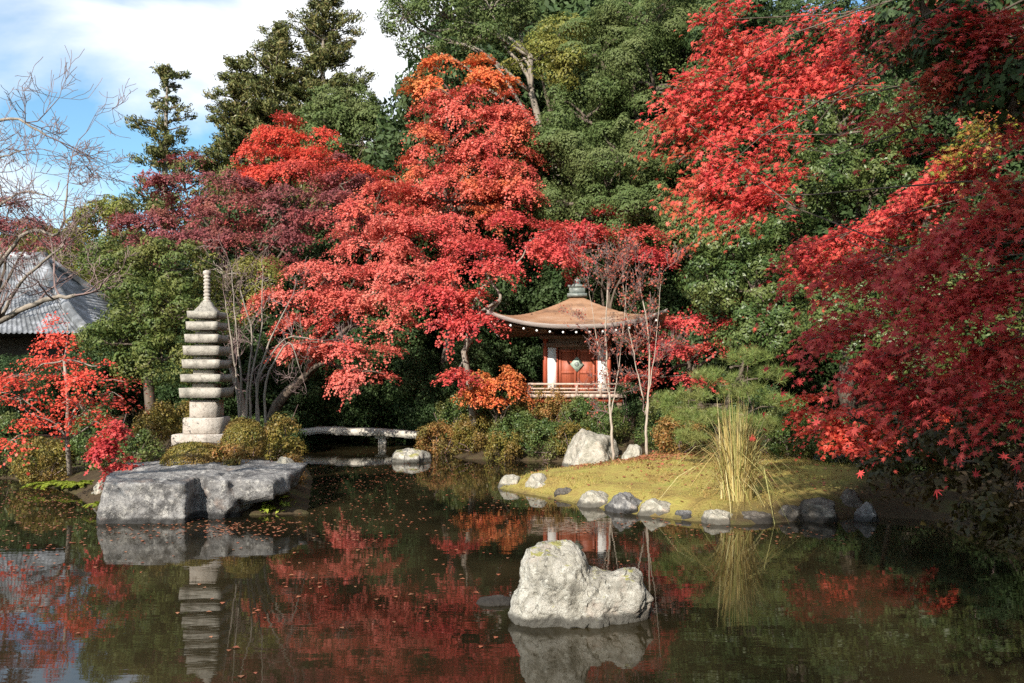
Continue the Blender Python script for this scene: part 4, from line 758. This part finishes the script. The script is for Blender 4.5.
# ------------------------------------------------------------------ shrubs and low plants
def sb(px, py, d): x = (px-512)/F*d; return A(x, d, gz(x, d))
def sw(px, d, w, h): return dict(base=sb(px, 0, d), w=w/F*d, h=h/F*d)
for a in ((193, 16.6, 60, 30, 'low clipped ochre azalea mound on the grey slab before the pagoda'), (244, 17.4, 44, 44, 'clipped round azalea right beside the pagoda base')):
    k = sw(*a[:4]); shrub('azalea_shrub', a[4], dpt=k['w']*.9, leafmat='azalea', leaf=.038, dens=4200, tight=True, group='clipped azaleas by the pagoda', **k)
for px, d, w, h, m_, lab in (
    (228, 16.7, 44, 26, 'russet', 'brownish untrimmed bush below the round azalea'), (158, 19, 50, 46, 'azalea', 'olive bush left of the pagoda base'), (180, 20.5, 56, 48, 'azalea', 'bush behind the pagoda base at left'),
    (282, 19, 40, 52, 'azalea', 'tall drooping olive bush right of the pagoda'), (290, 17.6, 26, 26, 'russet', 'small rusty bush at the right end of the slab'), (140, 17.5, 36, 34, 'shrub', 'small green bush between crimson sapling and azalea'),
    (100, 20, 60, 60, 'shrub', 'dark green bush behind the thin-trunked maple'), (45, 19.5, 60, 46, 'azalea', 'olive bush behind the stone at far left'), (10, 21, 60, 60, 'shrub', 'green bush at the left frame edge behind red layers'), (250, 22, 60, 40, 'shrub', 'low green bush behind the bare stems'),
    (440, 26.5, 54, 38, 'russet', 'rusty orange bush at the right end of the bridge'), (474, 26, 52, 36, 'azalea', 'yellow-brown bush below the orange maple'), (515, 25.4, 56, 40, 'shrub', 'rounded green bush at the water left of the shrine front'), (552, 26, 46, 36, 'russet', 'mottled reddish bush below the veranda'), (585, 25.2, 56, 40, 'shrub', 'dense bright green bush right under the veranda'),
    (455, 28, 40, 50, 'shrub', 'green bush behind the rusty one by the bridge'), (540, 26.4, 60, 32, 'azalea', 'ochre bush against the shrine stilts'), (606, 24.6, 48, 36, 'shrub', 'leafy green bush directly behind the boulder'), (545, 24.9, 50, 34, 'shrub', 'green bush at the waterline left of the boulder'), (574, 24.6, 44, 34, 'azalea', 'ochre-green bush touching the left side of the boulder'), (655, 24.2, 44, 34, 'shrub', 'low green bush behind the small pale stone'), (505, 25, 44, 30, 'azalea', 'low ochre bush at the waterline under the orange maple'), (498, 26.6, 50, 40, 'shrub', 'green bush under the low orange maple'), (575, 26.3, 44, 30, 'russet', 'low rusty bush under the middle of the veranda'), (935, 17.5, 70, 56, 'dark_green', 'dark bush at the right end of the long slab'), (1000, 17, 80, 70, 'dark_green', 'dark bush at the right frame edge on the shaded bank'), (400, 33.6, 70, 50, 'dark_green', 'dark bush behind the slab bridge, right part'), (345, 33.6, 60, 52, 'dark_green', 'dark bush behind the slab bridge, left part'), (310, 31, 40, 46, 'dark_green', 'dark bush at the left end of the bridge'), (280, 27, 50, 40, 'dark_green', 'dark bush on the shaded bank left of the bridge'),
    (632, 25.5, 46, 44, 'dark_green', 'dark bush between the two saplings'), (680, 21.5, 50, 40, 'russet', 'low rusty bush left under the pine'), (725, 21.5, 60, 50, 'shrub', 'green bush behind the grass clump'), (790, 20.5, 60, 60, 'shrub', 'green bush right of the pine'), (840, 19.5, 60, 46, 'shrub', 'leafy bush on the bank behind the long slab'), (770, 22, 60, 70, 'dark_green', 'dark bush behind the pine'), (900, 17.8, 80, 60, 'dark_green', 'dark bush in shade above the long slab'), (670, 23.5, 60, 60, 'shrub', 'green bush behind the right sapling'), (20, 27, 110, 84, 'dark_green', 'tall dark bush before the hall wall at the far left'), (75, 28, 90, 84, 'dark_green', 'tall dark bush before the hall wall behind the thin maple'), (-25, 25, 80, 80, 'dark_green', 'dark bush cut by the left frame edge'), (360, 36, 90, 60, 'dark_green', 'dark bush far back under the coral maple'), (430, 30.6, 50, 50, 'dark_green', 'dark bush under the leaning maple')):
    k = sw(px, d, w, h); shrub('shrub', lab, dpt=k['w']*.8, leafmat=m_, leaf=.062, dens=520 if d < 24 else 380, lumps=.2, **k)
woody('maple_tree', 'low glowing orange maple left of the shrine veranda', 'maple tree', base_at(497, 25.7), P(497, 415, 25.6), [(476, 394, 25.4, 18, 8), (505, 384, 25.6, 22, 8), (522, 398, 25.6, 10, 6), (490, 404, 25.2, 24, 7), (480, 378, 25.6, 12, 5), (508, 372, 25.6, 14, 4)], 'orange', 'maple', r=.05, leaf=.06, dens=330, pad=.42, sp=.40, lay=.25, fill=.1)
woody('maple_tree', 'orange-red maple low on the right bank behind the islet', 'maple tree', base_at(890, 16.5), P(880, 430, 16.2), [(860, 420, 15.5, 34, 12), (830, 432, 15.5, 26, 10), (895, 436, 15.6, 32, 12), (815, 408, 16, 22, 8), (850, 448, 15.2, 30, 8), (920, 415, 16, 26, 10)], 'scarlet', 'maple', r=.05, leaf=.07, dens=260, pad=.42, sp=.42, lay=.3)
# pine
pb = base_at(722, 19.5); t = T('pine_tree', pb, 'small cloud-pruned pine with pale needle pads above the grass clump', 'pine tree'); q = MB(); q.tube(np.array([pb-A(0, 0, .2), P(718, 430, 19.5), P(728, 400, 19.4), P(742, 370, 19.5), P(745, 352, 19.5)]), [.09, .08, .065, .04, .02], 8); t.part('trunk', q, M['bark'], True)
nd = MB(); bq = MB()
for px, py, d, rx, ry in ((745, 358, 19.5, 26, 8), (770, 375, 19.7, 24, 8), (715, 378, 19.2, 24, 8), (740, 392, 19, 26, 8), (690, 395, 19.3, 22, 8), (775, 402, 19.4, 20, 8), (700, 418, 18.8, 26, 9), (680, 412, 19.5, 18, 9), (765, 425, 19, 22, 8), (730, 420, 18.8, 22, 9), (690, 438, 18.7, 20, 8), (665, 402, 19.6, 14, 6)):
    c = P(px, py, d); r_ = A(rx, rx*.8, ry)*d/F; bq.tube(bend(P(730, py+10, 19.4), c-A(0, 0, r_[2]*.6), 5), np.linspace(.035, .012, 5), 5)
    m_ = int(rx*1.9); v = rng.normal(size=(m_, 3))*.5; v = v/np.maximum(1, np.linalg.norm(v, axis=1, keepdims=True)); cc = c+v*r_; w_ = 44
    pp = np.repeat(cc, w_, 0); dirn = nrm(rng.normal(size=(len(pp), 3))*.75+A(0, 0, .75)); add_leaves(nd, pp, rng.normal(size=(len(pp), 3)), .17, .042, .3, 'needle', dirn)
t.part('branches', bq, M['bark']); t.part('needles', nd, M['pine'])
# pampas clump
cb = G(737, 500, .25); t = T('grass_clump', cb, 'tall straw-yellow ornamental grass clump on the islet edge', 'ornamental grass'); q = MB(); k = 700
a = rng.uniform(0, 6.28, k); ln = rng.uniform(.6, 2.1, k); sp_ = np.abs(rng.normal(size=k))*.33+.02; root = cb+np.stack((np.cos(a), np.sin(a), 0*a), -1)*rng.uniform(0, .28, (k, 1))
n = 7; tt = np.linspace(0, 1, n)[None, :, None]; od = np.stack((np.cos(a), np.sin(a), 0*a), -1)[:, None]
pts = root[:, None]+A(0, 0, 1)*ln[:, None, None]*(tt-.32*(sp_/.3)[:, None, None]*tt**3)+od*(sp_*ln*.95)[:, None, None]*tt**1.8+od*.0
kk_ = rng.uniform(size=k) < .22; bz_ = rng.uniform(.45, .8, k)[:, None]; tb = np.maximum(tt[..., 0]-bz_, 0)*kk_[:, None]; pts = pts+np.stack((np.cos(a*3.)[:, None]*tb*.9, np.sin(a*3.)[:, None]*tb*.9, -1.5*tb), -1)*ln[:, None, None]
side = np.stack((-np.sin(a+rng.normal(size=k)), np.cos(a), 0*a), -1)[:, None]; wd = (.009*(1-tt**2)+.0015)
v = np.stack((pts-side*wd, pts+side*wd), 2); idx = np.arange(k)[:, None]*(2*n)+np.arange(n-1)[None]*2; f = np.stack((idx, idx+1, idx+3, idx+2), -1).reshape(-1, 4); q.add(v.reshape(-1, 3), f); t.part('blades', q, M['straw'])
# turf on the islet
k = 90000; x = rng.uniform(-2, 9.5, k); y = rng.uniform(14, 24.5, k); ok = (rng.uniform(size=k) < islet_mask(x, y)*sstep(-.40, .40, fbm(np.stack((x, y, 0*x), -1)*1.3+5, 3))) & (pond_sd(x, y) > .06); x, y = x[ok], y[ok]
q = MB(); p = np.stack((x, y, height(x, y)-.005), -1); dn = nrm(rng.normal(size=p.shape)*.55+A(0, 0, 1)); big = rng.uniform(size=len(p)) < .05
add_leaves(q, p[~big], rng.normal(size=p[~big].shape), .055, .22, .5, 'needle', dn[~big]); add_leaves(q, p[big], rng.normal(size=p[big].shape), .15, .07, .5, 'needle', dn[big])
tag(q.build('grass', M['turf']), 'short golden moss and grass covering the islet', 'grass', kind='stuff')
# fallen leaves
q = MB()
for cx_, cy_, sx, sy, k in ((P(645, 0, 21.5)[0], 21.2, .9, .5, 1500), (P(740, 0, 18)[0], 18, 1.5, 1, 250), (P(690, 0, 19)[0], 20, 1.5, 1.5, 300)):
    x = cx_+rng.normal(size=k)*sx; y = cy_+rng.normal(size=k)*sy; ok = pond_sd(x, y) > .1; x, y = x[ok], y[ok]; add_leaves(q, np.stack((x, y, height(x, y)+.02), -1), rng.normal(size=(len(x), 3))*.3+A(0, 0, 1), .075, .8)
tag(q.build('leaf_litter', M['litter']), 'fallen russet leaves on the islet turf', 'fallen leaves', kind='stuff')
q = MB()
for px, py, sx, sy, k in ((330, 490, 45, 14, 260), (400, 475, 50, 7, 200), (70, 505, 55, 12, 300), (240, 528, 45, 5, 160), (360, 520, 70, 10, 120), (450, 470, 40, 5, 80), (30, 540, 40, 15, 90), (60, 495, 60, 6, 160), (180, 532, 60, 5, 120), (520, 500, 40, 6, 60), (640, 525, 60, 5, 70), (780, 532, 50, 5, 60), (420, 540, 120, 30, 70), (250, 600, 150, 40, 50)):
    x_ = px+rng.normal(size=k)*sx; y_ = np.maximum(py+rng.normal(size=k)*sy, 450); p = np.array([G(a_, b_, .006) for a_, b_ in zip(x_, y_)]); ok = pond_sd(p[:, 0], p[:, 1]) < -.05; p = p[ok]
    add_leaves(q, p, rng.normal(size=(len(p), 3))*.03+A(0, 0, 1), .06, .8)
tag(q.build('floating_leaves', M['litter']), 'small fallen leaves floating on the pond', 'fallen leaves', kind='stuff')
# ferns and bright water-edge plants
def fern(label, base, R_, nf, name='fern', lw=.035):
    t = T(name, base, label, 'fern' if name == 'fern' else 'plant'); q = MB()
    for i in range(nf):
        a = rng.uniform(0, 6.28); o = A(math.cos(a), math.sin(a), 0); s_ = np.linspace(.08, 1, 26)[:, None]; L_ = R_*rng.uniform(.6, 1.1); p = base+o*L_*s_+A(0, 0, 1)*L_*(.75*s_-.72*s_**2); sd = np.cross(o, A(0, 0, 1))
        for sg in (-1, 1): add_leaves(q, p+sd*sg*.06*R_*(1.2-s_), np.tile(A(0, 0, 1.)+o*.2, (26, 1))+rng.normal(size=(26, 3))*.2, R_*.22, .3, .2, 'diamond', np.tile(sd*sg+o*.5, (26, 1)))
    t.part('fronds', q, M['fern'])
fern('yellow-green fern at the far left water edge', G(52, 487, .08), .55, 18); fern('second fern clump nearer the grey slab, left of it', G(78, 486, .12), .45, 14)
fern('small lime fern beside the left end of the slab', G(98, 506, .1), .3, 12)
for px, py, lab in ((268, 514, 'little lime-green water plant under the slab overhang'), (285, 511, 'lime-green leafy plant at the right foot of the slab')):
    p0 = G(px, py, 0); t = T('water_plant', p0, lab, 'plant'); q = MB(); k = 40; v = np.abs(rng.normal(size=(k, 3)))*A(0, 0, .10)+rng.normal(size=(k, 3))*A(.09, .07, .0)+A(0, 0, .03); add_leaves(q, p0+v, rng.normal(size=(k, 3))*.5+A(0, -.3, 1), .12, .5); t.part('leaves', q, M['fern'])
fern('pale fern on the bank behind the slab, right of the azaleas', sb(278, 0, 17.3), .4, 14)

# ------------------------------------------------------------------ near maple at the right, hanging over the pond and the viewer
nb = A(8.2, 4.2, gz(8.2, 4.2)); t = T('maple_tree', nb, 'near red maple whose dark boughs hang in from the right edge', 'maple tree')
tr = MB(); tk = np.array([nb-A(0, 0, .3), nb+A(-.1, .1, 1.6), nb+A(-.5, .3, 3.2), nb+A(-1.2, .2, 4.8), nb+A(-2.2, .0, 6.3)]); tr.tube(tk, [.34, .28, .24, .18, .12], 10); t.part('trunk', tr, M['bark'], True)
cr = MB(); bq = MB()
def boughs(lst, leaf=.085, dens=150, rs=(.30, .62), ws=1.):
    for px, py, d, rx, ry, n in lst:
        c = P(px, py, d); r_ = A(rx, rx*.9, ry)*d/F; bq.tube(bend(tk[rng.integers(2, 5)], c, 8, .12, .07), np.linspace(.017, .005, 8), 5)
        cs = c+nrm(rng.normal(size=(n, 3)))*r_*rng.uniform(.2, 1, (n, 1)); limbs(bq, c, cs[::2], .010, .003)
        nn = nrm(A(-.35, -.35, .8)+rng.normal(size=(n, 3))*.2); maple_pads(cr, cs, nn, rng.uniform(*rs, n), leaf, dens, .6, 'star', .07, dirv=A(-.8, -.15, -.5))
# sunlit sprays at the top
boughs([(715, 20, 10.6, 26, 30, 6), (745, 45, 10.5, 40, 30, 10), (700, 90, 10.3, 30, 24, 8), (750, 95, 10.3, 40, 26, 9), (795, 85, 10.3, 30, 26, 8), (690, 125, 10.3, 20, 14, 5), (725, 135, 10.2, 34, 16, 7), (712, 180, 10, 24, 20, 7), (750, 195, 9.9, 30, 12, 6), (775, 180, 9.9, 20, 10, 4), (840, 70, 10, 26, 16, 6), (820, 30, 10, 40, 24, 8), (765, 140, 10.2, 20, 20, 4)])
# left edge of the big bough, catching the sun
boughs([(805, 248, 12, 18, 12, 6), (840, 238, 11.8, 34, 12, 9), (885, 222, 11.6, 34, 12, 9), (925, 196, 11.4, 34, 14, 9), (965, 162, 11, 34, 16, 9), (1005, 125, 10.6, 30, 16, 8), (805, 275, 11.8, 14, 12, 5), (850, 262, 11.8, 30, 10, 5)])
crown_red = cr; cr = MB(); boughs([(1012, 100, 9.8, 16, 22, 5), (985, 128, 10.2, 18, 10, 4), (960, 150, 10.6, 14, 8, 3), (1018, 60, 9.6, 10, 24, 4)], dens=110); crown_green = cr; cr = crown_red
# shaded boughs
boughs([(850, 270, 8.8, 40, 14, 5), (900, 262, 8.2, 46, 18, 7), (960, 235, 7.6, 50, 26, 9), (1010, 190, 7.2, 40, 30, 8), (1000, 290, 7.4, 46, 20, 8), (930, 300, 7.8, 46, 18, 7), (850, 325, 8.8, 40, 10, 6), (810, 340, 9.2, 20, 8, 3), (900, 355, 8.2, 56, 14, 9), (980, 350, 7.6, 50, 20, 11), (920, 390, 8.2, 50, 14, 7), (1000, 400, 7.6, 36, 20, 6)])
boughs([(1000, 40, 7, 40, 40, 5), (950, 80, 7.3, 44, 36, 6), (900, 30, 7.6, 44, 36, 4), (1030, 110, 7, 30, 40, 3), (910, 120, 7.6, 36, 30, 3), (960, 20, 7, 40, 30, 2), (860, 20, 8.4, 24, 20, 3)], .08)
# upper canopy above the viewer
for c, r_, n in ((A(1.0, 0, 8.1), A(2.0, 4.1, 1.0), 170), (A(5.2, 1.0, 8.5), A(2.4, 4.0, 1.2), 170), (A(7.4, .5, 8.6), A(2.6, 4, 1.5), 90), (A(2.2, -4.8, 8.), A(4, 2.4, 1.4), 130)):
    bq.tube(bend(tk[-1], c, 8, .08), np.linspace(.1, .03, 8), 6); cs = c+nrm(rng.normal(size=(n, 3)))*r_*rng.uniform(.2, 1, (n, 1))
    maple_pads(cr, cs, nrm(A(0, -.3, 1)+rng.normal(size=(n, 3))*.3), rng.uniform(.6, 1., n), .12, 75, .4, 'diamond')
t.part('branches', bq, M['bark'], True); t.part('crown', cr, M['near_red']); t.part('turning_leaves', crown_green, M['near_green'])
# dark shrub trailing over the water at the right
woody('weeping_shrub', 'dark olive shrub trailing over the water at the right edge', 'shrub', A(7.4, 10.6, gz(7.4, 10.6)), A(6.6, 10.2, 1.3), [(960, 470, 9.8, 46, 34), (1010, 500, 9.2, 40, 44), (905, 486, 10.6, 34, 20), (1005, 440, 10, 40, 24), (950, 520, 9.6, 36, 18), (1030, 545, 8.8, 30, 26), (930, 440, 10.8, 36, 18)], 'dark_shrub', 'broad', r=.06, leaf=.085, dens=230, clump=.28, fill=.2)
# leafy evergreen whose shaded twigs fill the upper right, behind the red boughs
eb = A(9.2, 7.6, gz(9.2, 7.6))
woody('evergreen_tree', 'near evergreen with shadowy foliage behind the top right boughs', 'evergreen tree', eb, eb+A(-1, -.3, 4.2), [(1010, 30, 7.8, 50, 44, .5), (940, 45, 8.1, 46, 36, .5), (890, 25, 8.3, 26, 26, .5), (1020, 90, 7.7, 34, 24, .5), (950, 95, 8, 30, 16, .5), (985, 60, 7.2, 46, 50, .4), (930, 20, 7.2, 44, 30, .4), (1010, 110, 7.0, 26, 24, .4)], 'dark_green', 'broad', r=.2, leaf=.075, dens=330, clump=.30, fill=.25)
